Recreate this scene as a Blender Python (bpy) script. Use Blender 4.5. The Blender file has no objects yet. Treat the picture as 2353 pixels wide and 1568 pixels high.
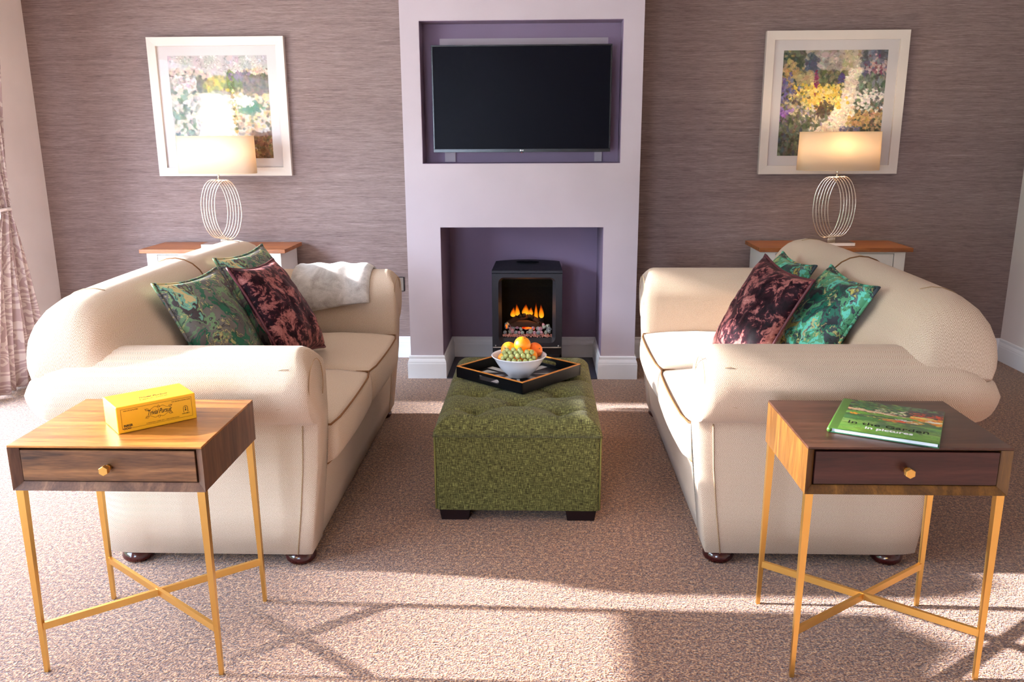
import bpy, bmesh, math, random
import numpy as np
from mathutils import Vector, Matrix, noise as mnoise

random.seed(7)
rng = np.random.default_rng(11)
S = bpy.context.scene
COL = S.collection
PI = math.pi

# ------------------------------------------------------------------ camera
F_PX, PITCH, YAW, ROLL, CAM_H = 1928.86, 0.2419, 0.0350, -0.0051, 1.4
def cam_basis():
    cy, sy, cp, sp = math.cos(YAW), math.sin(YAW), math.cos(PITCH), math.sin(PITCH)
    fwd = Vector((-sy * cp, cy * cp, -sp)); right = Vector((cy, sy, 0)); up = right.cross(fwd)
    c, s = math.cos(ROLL), math.sin(ROLL)
    return c * right + s * up, -s * right + c * up, fwd
cd = bpy.data.cameras.new('camera')
cam = bpy.data.objects.new('camera', cd); COL.objects.link(cam)
r_, u_, f_ = cam_basis()
cam.matrix_world = Matrix(((r_.x, u_.x, -f_.x, 0), (r_.y, u_.y, -f_.y, 0), (r_.z, u_.z, -f_.z, CAM_H), (0, 0, 0, 1)))
cd.sensor_width = 36; cd.sensor_fit = 'HORIZONTAL'; cd.lens = F_PX * 36 / 2353
cd.clip_start = 0.05; cd.clip_end = 200
S.camera = cam

# ------------------------------------------------------------------ world, sun, exposure
W = bpy.data.worlds.new('sky'); S.world = W; W.use_nodes = True
wn = W.node_tree.nodes; wl = W.node_tree.links
bg = wn['Background']
bg.inputs[0].default_value = (0.62, 0.78, 1.0, 1); bg.inputs[1].default_value = 21.0
SUN_DIR = Vector((1.0, -0.02, -0.340)).normalized()
sd = bpy.data.lights.new('sun', 'SUN'); sd.energy = 16.0; sd.angle = math.radians(1.2); sd.color = (1.0, 0.98, 0.97)
so = bpy.data.objects.new('sun', sd); COL.objects.link(so)
so.rotation_euler = SUN_DIR.to_track_quat('-Z', 'Y').to_euler(); so.location = (-8, 2.5, 5)
def portal(loc, rot, sx, sy):
    pd = bpy.data.lights.new('window_portal', 'AREA'); pd.shape = 'RECTANGLE'; pd.size = sx; pd.size_y = sy; pd.cycles.is_portal = True
    po = bpy.data.objects.new('window_portal', pd); COL.objects.link(po); po.location = loc; po.rotation_euler = rot
portal((-3.24, 2.0, 1.05), (0, -PI / 2, 0), 2.1, 4.8)      # patio doors in the left wall
portal((-1.6, -2.76, 1.25), (PI / 2, 0, 0), 1.4, 1.5)       # added fill window in the wall behind the viewer
S.view_settings.view_transform = 'Standard'; S.view_settings.look = 'None'
S.view_settings.gamma = 1; S.view_settings.use_curve_mapping = False
S.view_settings.exposure = 0.70
try:
    S.cycles.use_denoising = True; S.cycles.max_bounces = 6; S.cycles.transparent_max_bounces = 16; S.cycles.diffuse_bounces = 3; S.cycles.glossy_bounces = 3; S.cycles.use_adaptive_sampling = True; S.cycles.adaptive_threshold = 0.05
    S.cycles.sample_clamp_indirect = 6.0; S.cycles.caustics_reflective = False; S.cycles.caustics_refractive = False
except Exception: pass

# ------------------------------------------------------------------ helpers
def srgb(r, g=None, b=None):
    if g is None: r, g, b = r
    f = lambda c: (c / 255 / 12.92) if c / 255 <= 0.04045 else ((c / 255 + 0.055) / 1.055) ** 2.4
    return (f(r), f(g), f(b), 1.0)

class NT:
    def __init__(s, name, rough=0.6, spec=0.4, metal=0.0, base=(0.5, 0.5, 0.5, 1)):
        s.m = bpy.data.materials.new(name); s.m.use_nodes = True
        s.n = s.m.node_tree.nodes; s.l = s.m.node_tree.links
        s.b = s.n['Principled BSDF']; s.out = s.n['Material Output']
        s.b.inputs['Base Color'].default_value = base; s.b.inputs['Roughness'].default_value = rough
        s.b.inputs['Specular IOR Level'].default_value = spec; s.b.inputs['Metallic'].default_value = metal
    def new(s, t, **kw):
        n = s.n.new(t)
        for k, v in kw.items(): setattr(n, k, v)
        return n
    def link(s, a, b): s.l.new(a, b)
    def coord(s, kind='Object', scale=(1, 1, 1), rot=(0, 0, 0)):
        t = s.new('ShaderNodeTexCoord'); mp = s.new('ShaderNodeMapping')
        mp.inputs['Scale'].default_value = scale; mp.inputs['Rotation'].default_value = rot
        s.link(t.outputs[kind], mp.inputs[0]); return mp.outputs[0]
    def noise(s, vec, scale, detail=3, rough=0.55, dist=0.0):
        n = s.new('ShaderNodeTexNoise'); n.inputs['Scale'].default_value = scale; n.inputs['Detail'].default_value = detail
        n.inputs['Roughness'].default_value = rough; n.inputs['Distortion'].default_value = dist
        s.link(vec, n.inputs['Vector']); return n
    def ramp(s, fac, stops, interp='LINEAR'):
        r = s.new('ShaderNodeValToRGB'); r.color_ramp.interpolation = interp
        e = r.color_ramp.elements
        while len(e) < len(stops): e.new(0.5)
        for i, (p, c) in enumerate(stops): e[i].position = p; e[i].color = c
        s.link(fac, r.inputs[0]); return r.outputs[0]
    def math(s, op, a, b=None, c=None):
        n = s.new('ShaderNodeMath', operation=op)
        for i, v in enumerate((a, b, c)):
            if v is None: continue
            if hasattr(v, 'default_value'): s.link(v, n.inputs[i])
            else: n.inputs[i].default_value = v
        return n.outputs[0]
    def mix(s, fac, a, b, mode='MIX'):
        n = s.new('ShaderNodeMix', data_type='RGBA', blend_type=mode)
        for k, v in ((0, fac), (6, a), (7, b)):
            if hasattr(v, 'default_value'): s.link(v, n.inputs[k])
            else: n.inputs[k].default_value = v
        return n.outputs[2]
    def bump(s, h, strength=0.3, dist=0.01):
        n = s.new('ShaderNodeBump'); n.inputs['Strength'].default_value = strength; n.inputs['Distance'].default_value = dist
        s.link(h, n.inputs['Height']); s.link(n.outputs[0], s.b.inputs['Normal'])
    def color(s, sock): s.link(sock, s.b.inputs['Base Color'])

M = {}
def simple(name, col, rough=0.5, spec=0.4, metal=0.0, **kw):
    t = NT(name, rough, spec, metal, col)
    for k, v in kw.items(): t.b.inputs[k].default_value = v
    M[name] = t.m; return t

# ---- paints
def paint(name, col, rough=0.75):
    t = NT(name, rough, 0.25); c = t.coord('Object')
    n = t.noise(c, 3.0, 2); k = t.ramp(n.outputs[0], [(0.3, tuple(x * 0.96 for x in col[:3]) + (1,)), (0.7, tuple(min(1, x * 1.04) for x in col[:3]) + (1,))])
    t.color(k); M[name] = t.m
paint('mauve_paint', srgb(190, 174, 180))
paint('recess_paint', srgb(140, 118, 142))
paint('white_paint', srgb(232, 218, 216))
paint('trim_gloss', srgb(236, 232, 236), 0.35)
paint('ceiling_paint', srgb(240, 232, 226))
paint('cabinet_white', srgb(233, 224, 216), 0.5)
paint('picture_frame', srgb(222, 208, 198), 0.45)
paint('mount_card', srgb(212, 202, 200), 0.8)

def wallpaper():
    t = NT('grasscloth', 0.7, 0.25)
    c1 = t.coord('Object', (11, 11, 400)); n1 = t.noise(c1, 1.0, 4, 0.65, 0.4)
    c2 = t.coord('Object', (40, 40, 1000)); n2 = t.noise(c2, 1.0, 2, 0.6)
    c3 = t.coord('Object', (1.2, 1.2, 40)); n3 = t.noise(c3, 1.0, 3)
    f = t.math('ADD', t.math('MULTIPLY', n1.outputs[0], 0.6), t.math('ADD', t.math('MULTIPLY', n2.outputs[0], 0.25), t.math('MULTIPLY', n3.outputs[0], 0.15)))
    k = t.ramp(f, [(0.32, srgb(98, 78, 76)), (0.46, srgb(131, 109, 105)), (0.55, srgb(146, 124, 119)), (0.68, srgb(174, 152, 146))])
    t.color(k); t.bump(f, 0.25, 0.003); M['wallpaper'] = t.m
wallpaper()

def carpet():
    t = NT('carpet', 1.0, 0.05); c = t.coord('Object')
    n1 = t.noise(c, 170, 2, 0.6); n2 = t.noise(c, 70, 2, 0.6); n3 = t.noise(c, 2.2, 3)
    f = t.math('ADD', t.math('MULTIPLY', n1.outputs[0], 0.62), t.math('MULTIPLY', n2.outputs[0], 0.38))
    k = t.ramp(f, [(0.36, srgb(48, 22, 22)), (0.45, srgb(104, 64, 50)), (0.53, srgb(158, 108, 76)), (0.63, srgb(222, 172, 126))])
    k = t.mix(t.math('MULTIPLY', n3.outputs[0], 0.25), k, srgb(96, 62, 56), 'MIX')
    t.color(k); t.bump(f, 0.9, 0.012)
    t.b.inputs['Sheen Weight'].default_value = 0.45; t.b.inputs['Sheen Roughness'].default_value = 0.45
    M['carpet'] = t.m
carpet()

def herringbone():
    t = NT('herringbone_tweed', 0.92, 0.15)
    uv = t.new('ShaderNodeTexCoord'); sep = t.new('ShaderNodeSeparateXYZ'); t.link(uv.outputs['UV'], sep.inputs[0])
    w, p = 0.0125, 0.0056
    nz = t.noise(t.coord('Object'), 55, 3)
    pp = t.math('PINGPONG', sep.outputs[0], w)
    ph = t.math('ADD', t.math('ADD', sep.outputs[1], pp), t.math('MULTIPLY', nz.outputs[0], 0.004))
    st = t.math('SINE', t.math('MULTIPLY', ph, 2 * PI / p))
    st = t.math('ADD', t.math('MULTIPLY', st, 0.5), 0.5)
    wv = t.noise(t.coord('UV'), 700, 2, 0.7)
    big = t.noise(t.coord('Object'), 9, 3)
    f = t.math('ADD', t.math('MULTIPLY', st, 0.30), t.math('ADD', t.math('MULTIPLY', wv.outputs[0], 0.5), t.math('MULTIPLY', t.noise(t.coord('UV'), 260, 3, 0.7).outputs[0], 0.3)))
    k = t.ramp(f, [(0.28, srgb(128, 100, 78)), (0.53, srgb(192, 166, 143)), (0.80, srgb(234, 214, 196))])
    k = t.mix(t.math('MULTIPLY', big.outputs[0], 0.2), k, srgb(198, 168, 142))
    t.color(k); t.bump(f, 0.35, 0.002)
    t.b.inputs['Sheen Weight'].default_value = 0.15
    M['tweed'] = t.m
herringbone()
simple('piping_brown', srgb(120, 78, 42), 0.8)
simple('tweed_seam', srgb(166, 136, 106), 0.9)
simple('foot_mahogany', srgb(60, 16, 16), 0.15, 0.6)

def green_weave():
    t = NT('green_weave', 0.9, 0.15)
    a = t.noise(t.coord('UV', (45, 380, 1)), 1.0, 3, 0.65); b = t.noise(t.coord('UV', (380, 45, 1)), 1.0, 3, 0.65)
    g = t.noise(t.coord('UV'), 420, 1)
    f = t.math('ADD', t.math('MULTIPLY', a.outputs[0], 0.42), t.math('ADD', t.math('MULTIPLY', b.outputs[0], 0.42), t.math('MULTIPLY', g.outputs[0], 0.16)))
    k = t.ramp(f, [(0.38, srgb(34, 28, 18)), (0.47, srgb(72, 67, 36)), (0.54, srgb(102, 99, 53)), (0.64, srgb(158, 153, 94))])
    t.color(k); t.bump(f, 0.4, 0.002); t.b.inputs['Sheen Weight'].default_value = 0.06
    M['green_weave'] = t.m
green_weave()
simple('green_piping', srgb(112, 104, 48), 0.85)
simple('dark_block', srgb(26, 12, 14), 0.4)

def wood(name, c0, c1, c2, rough=0.35, axis='x', scale=1.0):
    t = NT(name, rough, 0.4)
    sc = {'x': (1.2, 14, 14), 'y': (14, 1.2, 14), 'z': (14, 14, 1.2)}[axis]
    c = t.coord('Object', tuple(v * scale for v in sc))
    n = t.noise(c, 1.4, 4, 0.6, 1.4)
    fine = t.noise(t.coord('Object', tuple(v * 9 * scale for v in sc)), 1.6, 2, 0.7)
    f = t.math('ADD', t.math('MULTIPLY', n.outputs[0], 0.72), t.math('MULTIPLY', fine.outputs[0], 0.28))
    t.color(t.ramp(f, [(0.32, c0), (0.5, c1), (0.68, c2)])); t.bump(fine.outputs[0], 0.06, 0.001)
    t.b.inputs['Coat Weight'].default_value = 0.12; t.b.inputs['Coat Roughness'].default_value = 0.25
    M[name] = t.m
wood('walnut', srgb(92, 52, 20), srgb(146, 90, 38), srgb(184, 122, 58))  # table top grain pushed to orange, standing in for sun glare
wood('walnut_side', srgb(62, 36, 26), srgb(94, 60, 44), srgb(126, 88, 64), axis='z')
wood('dark_oak', srgb(40, 20, 14), srgb(66, 38, 28), srgb(90, 56, 42))
wood('dark_oak_drawer', srgb(44, 18, 16), srgb(62, 28, 24), srgb(78, 40, 34))
wood('dark_oak_sun_side', srgb(62, 36, 16), srgb(98, 62, 24), srgb(132, 88, 36), axis='z')  # golden tone puts the sun glare on the case into its colour
wood('walnut_drawer', srgb(46, 26, 18), srgb(98, 62, 38), srgb(140, 94, 58))
wood('oak_top', srgb(120, 62, 26), srgb(160, 90, 40), srgb(190, 118, 58), 0.35)
simple('gold', srgb(224, 176, 98), 0.33, 0.5, 1.0)
simple('chrome', srgb(226, 214, 200), 0.1, 0.5, 1.0)
simple('brushed_steel', srgb(190, 184, 180), 0.35, 0.5, 1.0)
simple('tv_screen', srgb(10, 9, 18), 0.35, 0.06)
simple('tv_bezel', srgb(16, 16, 22), 0.25, 0.5)
simple('white_print', srgb(238, 236, 240), 0.6)
simple('red_led', srgb(190, 30, 20), 0.4)
simple('stove_black', srgb(30, 28, 36), 0.55, 0.4)
simple('stove_inner', srgb(6, 8, 10), 0.8, 0.1)
simple('bark', srgb(74, 46, 34), 0.9)
simple('char', srgb(18, 16, 18), 0.95)
simple('slate', srgb(54, 52, 66), 0.5)
simple('tray_black', srgb(9, 9, 12), 0.35, 0.22)
simple('tray_gold', srgb(196, 120, 40), 0.45)
simple('ceramic', srgb(226, 222, 224), 0.15, 0.5)
simple('yellow_card', srgb(244, 172, 24), 0.45, 0.6)
simple('brown_print', srgb(92, 48, 24), 0.7)
simple('black_print', srgb(28, 28, 26), 0.7)
simple('book_pages', srgb(224, 224, 232), 0.8)
simple('book_green', srgb(72, 112, 44), 0.35)
simple('book_back', srgb(44, 96, 70), 0.35)
simple('socket_black', srgb(24, 22, 26), 0.4)
simple('lawn', srgb(196, 186, 170), 0.9)
simple('frame_upvc', srgb(235, 235, 238), 0.3)
simple('rope', srgb(216, 200, 196), 0.8)
simple('shade_trim', srgb(240, 214, 170), 0.8)
simple('plaster_pale', srgb(176, 160, 170), 0.7)

def emis(name, col, strength):
    t = NT(name); e = t.new('ShaderNodeEmission'); e.inputs[0].default_value = col; e.inputs[1].default_value = strength
    t.link(e.outputs[0], t.out.inputs[0]); M[name] = t.m
emis('bulb', (1, 0.8, 0.55, 1), 4); emis('downlight_lens', (1, 0.86, 0.68, 1), 14)

def glassy(name, refl=0.08, tint=(1, 1, 1, 1)):
    t = NT(name); tr = t.new('ShaderNodeBsdfTransparent'); tr.inputs[0].default_value = tint
    g = t.new('ShaderNodeBsdfGlossy'); g.inputs['Roughness'].default_value = 0.0
    ge = t.new('ShaderNodeNewGeometry'); dp = t.new('ShaderNodeVectorMath', operation='DOT_PRODUCT'); t.link(ge.outputs['Incoming'], dp.inputs[0]); t.link(ge.outputs['Normal'], dp.inputs[1])
    sch = t.math('ADD', t.math('MULTIPLY', t.math('POWER', t.math('SUBTRACT', 1.0, t.math('ABSOLUTE', dp.outputs['Value'])), 5.0), 0.95), refl / 2); mx = t.new('ShaderNodeMixShader')
    t.link(sch, mx.inputs[0]); t.link(tr.outputs[0], mx.inputs[1]); t.link(g.outputs[0], mx.inputs[2])
    t.link(mx.outputs[0], t.out.inputs[0]); M[name] = t.m
glassy('clear_glass'); glassy('picture_glass', 0.006)

t = NT('lamp_shade', 0.9, 0.1, 0, srgb(236, 218, 198)); tl = t.new('ShaderNodeBsdfTranslucent'); tl.inputs[0].default_value = srgb(255, 234, 204)
mx = t.new('ShaderNodeMixShader'); mx.inputs[0].default_value = 0.42
t.link(t.b.outputs[0], mx.inputs[1]); t.link(tl.outputs[0], mx.inputs[2]); t.link(mx.outputs[0], t.out.inputs[0])
wv = t.noise(t.coord('Object', (300, 300, 300)), 1, 2); t.bump(wv.outputs[0], 0.1, 0.001); M['lamp_shade'] = t.m

def velvet():
    t = NT('crushed_velvet', 0.6, 0.12); c = t.coord('Object')
    w = t.noise(c, 7, 3, 0.6); mv = t.new('ShaderNodeVectorMath', operation='MULTIPLY_ADD'); t.link(w.outputs['Color'], mv.inputs[0])
    mv.inputs[1].default_value = (0.09, 0.09, 0.09); t.link(c, mv.inputs[2])
    n1 = t.noise(mv.outputs[0], 13, 6, 0.72, 0.4); n2 = t.noise(mv.outputs[0], 55, 3, 0.6, 0.8)
    f = t.math('ADD', t.math('MULTIPLY', n1.outputs[0], 0.72), t.math('MULTIPLY', n2.outputs[0], 0.28))
    k = t.ramp(f, [(0.42, srgb(16, 3, 11)), (0.50, srgb(44, 11, 23)), (0.53, srgb(128, 74, 72)), (0.61, srgb(164, 104, 98)), (0.74, srgb(216, 168, 164))])
    t.color(k); t.bump(f, 0.5, 0.006); t.b.inputs['Sheen Weight'].default_value = 0.22; t.b.inputs['Sheen Roughness'].default_value = 0.35
    t.b.inputs['Sheen Tint'].default_value = srgb(230, 160, 160)
    M['velvet'] = t.m
velvet()

def marble_print(name, seed, pal):
    t = NT(name, 0.55, 0.3); c = t.coord('Object'); mp = t.new('ShaderNodeVectorMath', operation='ADD'); t.link(c, mp.inputs[0]); mp.inputs[1].default_value = (seed, seed * 1.7, seed * .3)
    w = t.noise(mp.outputs[0], 5, 4, 0.6); mv = t.new('ShaderNodeVectorMath', operation='MULTIPLY_ADD'); t.link(w.outputs['Color'], mv.inputs[0])
    mv.inputs[1].default_value = (0.22, 0.22, 0.22); t.link(mp.outputs[0], mv.inputs[2])
    n1 = t.noise(mv.outputs[0], 5.2, 4, 0.55, 0.5)
    stops = [(p, c_) for p, c_ in pal]
    k = t.ramp(n1.outputs[0], stops, 'CONSTANT')
    n2 = t.noise(mv.outputs[0], 60, 4, 0.7, 0.5); n3 = t.noise(mv.outputs[0], 12, 3, 0.6)
    mask = t.math('MULTIPLY', t.math('GREATER_THAN', n2.outputs[0], 0.55), t.math('GREATER_THAN', n3.outputs[0], 0.54))
    k = t.mix(t.math('MULTIPLY', mask, 0.8), k, srgb(214, 200, 130))
    m2 = t.math('MULTIPLY', t.math('GREATER_THAN', t.noise(mv.outputs[0], 38, 4, 0.7, 1.2).outputs[0], 0.58), t.math('GREATER_THAN', t.noise(mv.outputs[0], 6, 2).outputs[0], 0.47))
    k = t.mix(t.math('MULTIPLY', m2, 0.75), k, srgb(40, 44, 52))
    k = t.mix(1.0, k, (0.72, 0.72, 0.72, 1), 'MULTIPLY')  # whole print darkened to stand in for missing shade on the cushions
    t.color(k); M[name] = t.m
marble_print('print_grey_green', 0.3, [(0.0, srgb(70, 62, 68)), (0.36, srgb(104, 98, 96)), (0.44, srgb(40, 112, 84)), (0.48, srgb(122, 116, 112)), (0.54, srgb(124, 158, 116)), (0.58, srgb(84, 74, 78)), (0.62, srgb(130, 190, 168)), (0.66, srgb(226, 204, 150))])
marble_print('print_teal', 2.1, [(0.0, srgb(34, 38, 48)), (0.37, srgb(24, 108, 88)), (0.42, srgb(60, 72, 80)), (0.46, srgb(92, 168, 124)), (0.50, srgb(110, 220, 198)), (0.54, srgb(104, 118, 122)), (0.575, srgb(208, 196, 104)), (0.61, srgb(236, 230, 204))])
simple('piping_teal', srgb(96, 150, 132), 0.6)
simple('piping_plum', srgb(88, 34, 42), 0.5)

def fleece():
    t = NT('fleece', 0.9, 0.1); c = t.coord('Object'); n = t.noise(c, 14, 3, 0.6, 0.5); n2 = t.noise(c, 300, 2)
    f = t.math('ADD', t.math('MULTIPLY', n.outputs[0], 0.7), t.math('MULTIPLY', n2.outputs[0], 0.3))
    t.color(t.ramp(f, [(0.35, srgb(150, 138, 130)), (0.65, srgb(202, 192, 186))])); t.bump(n2.outputs[0], 0.3, 0.003)
    t.b.inputs['Sheen Weight'].default_value = 0.6; M['fleece'] = t.m
fleece()

def damask():
    t = NT('damask', 0.5, 0.35); c = t.coord('UV')
    w = t.noise(c, 14, 3); mv = t.new('ShaderNodeVectorMath', operation='MULTIPLY_ADD'); t.link(w.outputs['Color'], mv.inputs[0]); mv.inputs[1].default_value = (0.05, 0.05, 0); t.link(c, mv.inputs[2])
    v = t.new('ShaderNodeTexVoronoi', feature='SMOOTH_F1'); v.inputs['Scale'].default_value = 16; t.link(mv.outputs[0], v.inputs['Vector'])
    r = t.math('SINE', t.math('MULTIPLY', v.outputs['Distance'], 34)); n = t.noise(mv.outputs[0], 40, 2)
    f = t.math('GREATER_THAN', t.math('ADD', r, t.math('MULTIPLY', n.outputs[0], 1.2)), 0.75)
    k = t.mix(f, srgb(176, 150, 150), srgb(208, 190, 186)); t.color(k); M['damask'] = t.m
damask()

def citrus(name, a, b):
    t = NT(name, 0.4, 0.45); c = t.coord('Object'); n = t.noise(c, 30, 3); t.color(t.ramp(n.outputs[0], [(0.3, a), (0.7, b)]))
    v = t.noise(c, 420, 1); t.bump(v.outputs[0], 0.25, 0.002); M[name] = t.m
citrus('orange_skin', srgb(240, 128, 8), srgb(255, 160, 24)); citrus('orange_skin_deep', srgb(232, 96, 10), srgb(250, 124, 20))
t = NT('grape_skin', 0.3, 0.45); n = t.noise(t.coord('Object'), 60, 3); t.color(t.ramp(n.outputs[0], [(0.35, srgb(128, 132, 66)), (0.65, srgb(182, 182, 112))]))
M['grape_skin'] = t.m
simple('stem_green', srgb(96, 84, 40), 0.8)
def stone(name, a, b):
    t = NT(name, 0.35, 0.5); n = t.noise(t.coord('Object'), 120, 3); t.color(t.ramp(n.outputs[0], [(0.3, a), (0.7, b)])); M[name] = t.m
stone('stone_slate', srgb(90, 106, 118), srgb(190, 200, 206)); stone('stone_mauve', srgb(180, 110, 140), srgb(236, 190, 206)); stone('stone_green', srgb(130, 150, 140), srgb(206, 216, 206)); stone('chip_pink', srgb(236, 110, 96), srgb(255, 214, 200))  # stone tones lightened to carry the ember and room light on them
t = NT('ember'); e = t.new('ShaderNodeEmission'); n = t.noise(t.coord('Object'), 60, 2)
t.link(t.ramp(n.outputs[0], [(0.4, srgb(120, 20, 4)), (0.6, srgb(255, 90, 20))]), e.inputs[0]); e.inputs[1].default_value = 2.0; t.link(e.outputs[0], t.out.inputs[0]); M['ember'] = t.m
def flame():
    t = NT('flame'); g = t.new('ShaderNodeTexCoord'); sep = t.new('ShaderNodeSeparateXYZ'); t.link(g.outputs['Generated'], sep.inputs[0])
    n = t.noise(g.outputs['Object'], 40, 2)
    h = t.math('ADD', sep.outputs[2], t.math('MULTIPLY', t.math('SUBTRACT', n.outputs[0], 0.5), 0.25))
    e = t.new('ShaderNodeEmission'); t.link(t.ramp(h, [(0.0, srgb(255, 176, 40)), (0.35, srgb(250, 130, 14)), (0.75, srgb(190, 66, 6)), (1.0, srgb(90, 20, 4))]), e.inputs[0]); e.inputs[1].default_value = 1.1
    tr = t.new('ShaderNodeBsdfTransparent'); mx = t.new('ShaderNodeMixShader')
    t.link(t.ramp(h, [(0.0, (0.80, 0.80, 0.80, 1)), (0.4, (0.82, 0.82, 0.82, 1)), (1.0, (0.99, 0.99, 0.99, 1))]), mx.inputs[0])
    t.link(e.outputs[0], mx.inputs[1]); t.link(tr.outputs[0], mx.inputs[2]); t.link(mx.outputs[0], t.out.inputs[0]); M['flame'] = t.m
flame()
def vcol(name, rough=0.6):
    t = NT(name, rough, 0.3); a = t.new('ShaderNodeVertexColor'); a.layer_name = 'print'; t.color(a.outputs[0]); M[name] = t.m
vcol('printed_paper', 0.8); vcol('printed_cover', 0.3)

# ---- mesh helpers
def mesh_obj(name, verts, faces, mat, parent=None, smooth=False, uvs=None, loc=None):
    me = bpy.data.meshes.new(name); me.from_pydata([tuple(v) for v in verts], [], faces); me.update()
    if uvs is not None:
        ul = me.uv_layers.new(name='UVMap')
        for p in me.polygons:
            for li in p.loop_indices: ul.data[li].uv = uvs[li] if len(uvs) == len(me.loops) else uvs[me.loops[li].vertex_index]
    o = bpy.data.objects.new(name, me); COL.objects.link(o)
    if mat: me.materials.append(M[mat] if isinstance(mat, str) else mat)
    if smooth: me.polygons.foreach_set('use_smooth', [True] * len(me.polygons))
    if parent: o.parent = parent
    if loc is not None: o.location = loc
    return o
def bm_obj(name, bm, mat, parent=None, smooth=False):
    me = bpy.data.meshes.new(name); bm.normal_update(); bm.to_mesh(me); bm.free()
    o = bpy.data.objects.new(name, me); COL.objects.link(o)
    me.materials.append(M[mat])
    if smooth: me.polygons.foreach_set('use_smooth', [True] * len(me.polygons))
    if parent: o.parent = parent
    return o
def add_box(bm, x0, x1, y0, y1, z0, z1):
    vs = [bm.verts.new(p) for p in ((x0, y0, z0), (x1, y0, z0), (x1, y1, z0), (x0, y1, z0), (x0, y0, z1), (x1, y0, z1), (x1, y1, z1), (x0, y1, z1))]
    for f in ((0, 3, 2, 1), (4, 5, 6, 7), (0, 1, 5, 4), (1, 2, 6, 5), (2, 3, 7, 6), (3, 0, 4, 7)): bm.faces.new([vs[i] for i in f])
    return vs
def box(name, x0, x1, y0, y1, z0, z1, mat, parent=None, bev=0.0, seg=2):
    bm = bmesh.new(); add_box(bm, min(x0, x1), max(x0, x1), min(y0, y1), max(y0, y1), min(z0, z1), max(z0, z1))
    if bev: bmesh.ops.bevel(bm, geom=bm.edges[:], offset=bev, segments=seg, affect='EDGES', profile=0.5)
    return bm_obj(name, bm, mat, parent)
def loft(name, secs, mat, parent=None, closed=True, caps=True, flip=False, smooth=True, uvscale=1.0, loop=False):
    """secs: list of rings (list of 3D pts). UVs in metres."""
    n = len(secs[0]); m = len(secs); verts = []
    for s in secs: verts += [tuple(p) for p in s]
    cu = n if closed else n - 1; cv = m if loop else m - 1
    mid = secs[m // 2]; arc = [0]
    for i in range(n): arc.append(arc[-1] + (Vector(mid[(i + 1) % n]) - Vector(mid[i])).length)
    lon = [0]
    for j in range(m):
        a = secs[j]; b = secs[(j + 1) % m]; lon.append(lon[-1] + sum((Vector(b[i]) - Vector(a[i])).length for i in range(0, n, max(1, n // 6))) / len(range(0, n, max(1, n // 6))))
    faces = []; uvs = []
    for j in range(cv):
        for i in range(cu):
            a, b, c, d = j * n + i, j * n + (i + 1) % n, ((j + 1) % m) * n + (i + 1) % n, ((j + 1) % m) * n + i
            q = [(a, (arc[i], lon[j])), (b, (arc[i + 1], lon[j])), (c, (arc[i + 1], lon[j + 1])), (d, (arc[i], lon[j + 1]))]
            if flip: q = q[::-1]
            faces.append([x[0] for x in q]); uvs += [(x[1][0] * uvscale, x[1][1] * uvscale) for x in q]
    if caps and closed and not loop:
        for j, rev in ((0, True), (m - 1, False)):
            idx = [j * n + i for i in range(n)]
            if rev != flip: idx = idx[::-1]
            faces.append(idx); p0 = Vector(secs[j][0])
            ax = max(range(3), key=lambda k: max(p[k] for p in secs[j]) - min(p[k] for p in secs[j]))
            sp = [max(p[k] for p in secs[j]) - min(p[k] for p in secs[j]) for k in range(3)]
            o2 = sorted(range(3), key=lambda k: -sp[k])[:2]
            if 2 in o2: o2 = [[k for k in o2 if k != 2][0], 2]
            uvs += [(verts[i][o2[0]], verts[i][o2[1]]) for i in idx]
    return mesh_obj(name, verts, faces, mat, parent, smooth, uvs)
def tube(name, pts, r, mat, parent=None, n=8, closed=False, radii=None):
    P = [Vector(p) for p in pts]; m = len(P); secs = []; prev = None
    for j in range(m):
        if closed: t = P[(j + 1) % m] - P[j - 1]
        else: t = P[min(j + 1, m - 1)] - P[max(j - 1, 0)]
        t.normalize()
        if prev is None: a = t.orthogonal().normalized()
        else:
            a = prev - t * prev.dot(t)
            a = a.normalized() if a.length > 1e-6 else t.orthogonal().normalized()
        prev = a; b = t.cross(a); rr = radii[j] if radii else r
        secs.append([P[j] + rr * (math.cos(k * 2 * PI / n) * a + math.sin(k * 2 * PI / n) * b) for k in range(n)])
    return loft(name, secs, mat, parent, loop=closed)
def lathe(name, prof, mat, parent=None, n=32, center=(0, 0, 0), sx=1.0, sy=1.0):
    secs = [[(center[0] + sx * r * math.cos(2 * PI * k / n), center[1] + sy * r * math.sin(2 * PI * k / n), center[2] + z) for k in range(n)] for r, z in prof]
    return loft(name, secs, mat, parent)
def empty(name, loc, rz=0, label=None, cat=None, group=None):
    o = bpy.data.objects.new(name, None); COL.objects.link(o); o.location = loc; o.rotation_euler = (0, 0, rz); o.empty_display_size = 0.05
    return tag(o, label, cat, group)
def tag(o, label=None, cat=None, group=None, kind=None):
    if label: o['label'] = label
    if cat: o['category'] = cat
    if group: o['group'] = group
    if kind: o['kind'] = kind
    return o
def prism(name, poly, z0, z1, mat, parent=None, bev=0):
    bm = bmesh.new(); lo = [bm.verts.new((x, y, z0)) for x, y in poly]; hi = [bm.verts.new((x, y, z1)) for x, y in poly]; n = len(poly)
    bm.faces.new(lo[::-1]); bm.faces.new(hi)
    for i in range(n): bm.faces.new((lo[i], lo[(i + 1) % n], hi[(i + 1) % n], hi[i]))
    bmesh.ops.recalc_face_normals(bm, faces=bm.faces[:])
    if bev: bmesh.ops.bevel(bm, geom=bm.edges[:], offset=bev, segments=2, affect='EDGES')
    return bm_obj(name, bm, mat, parent)
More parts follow.
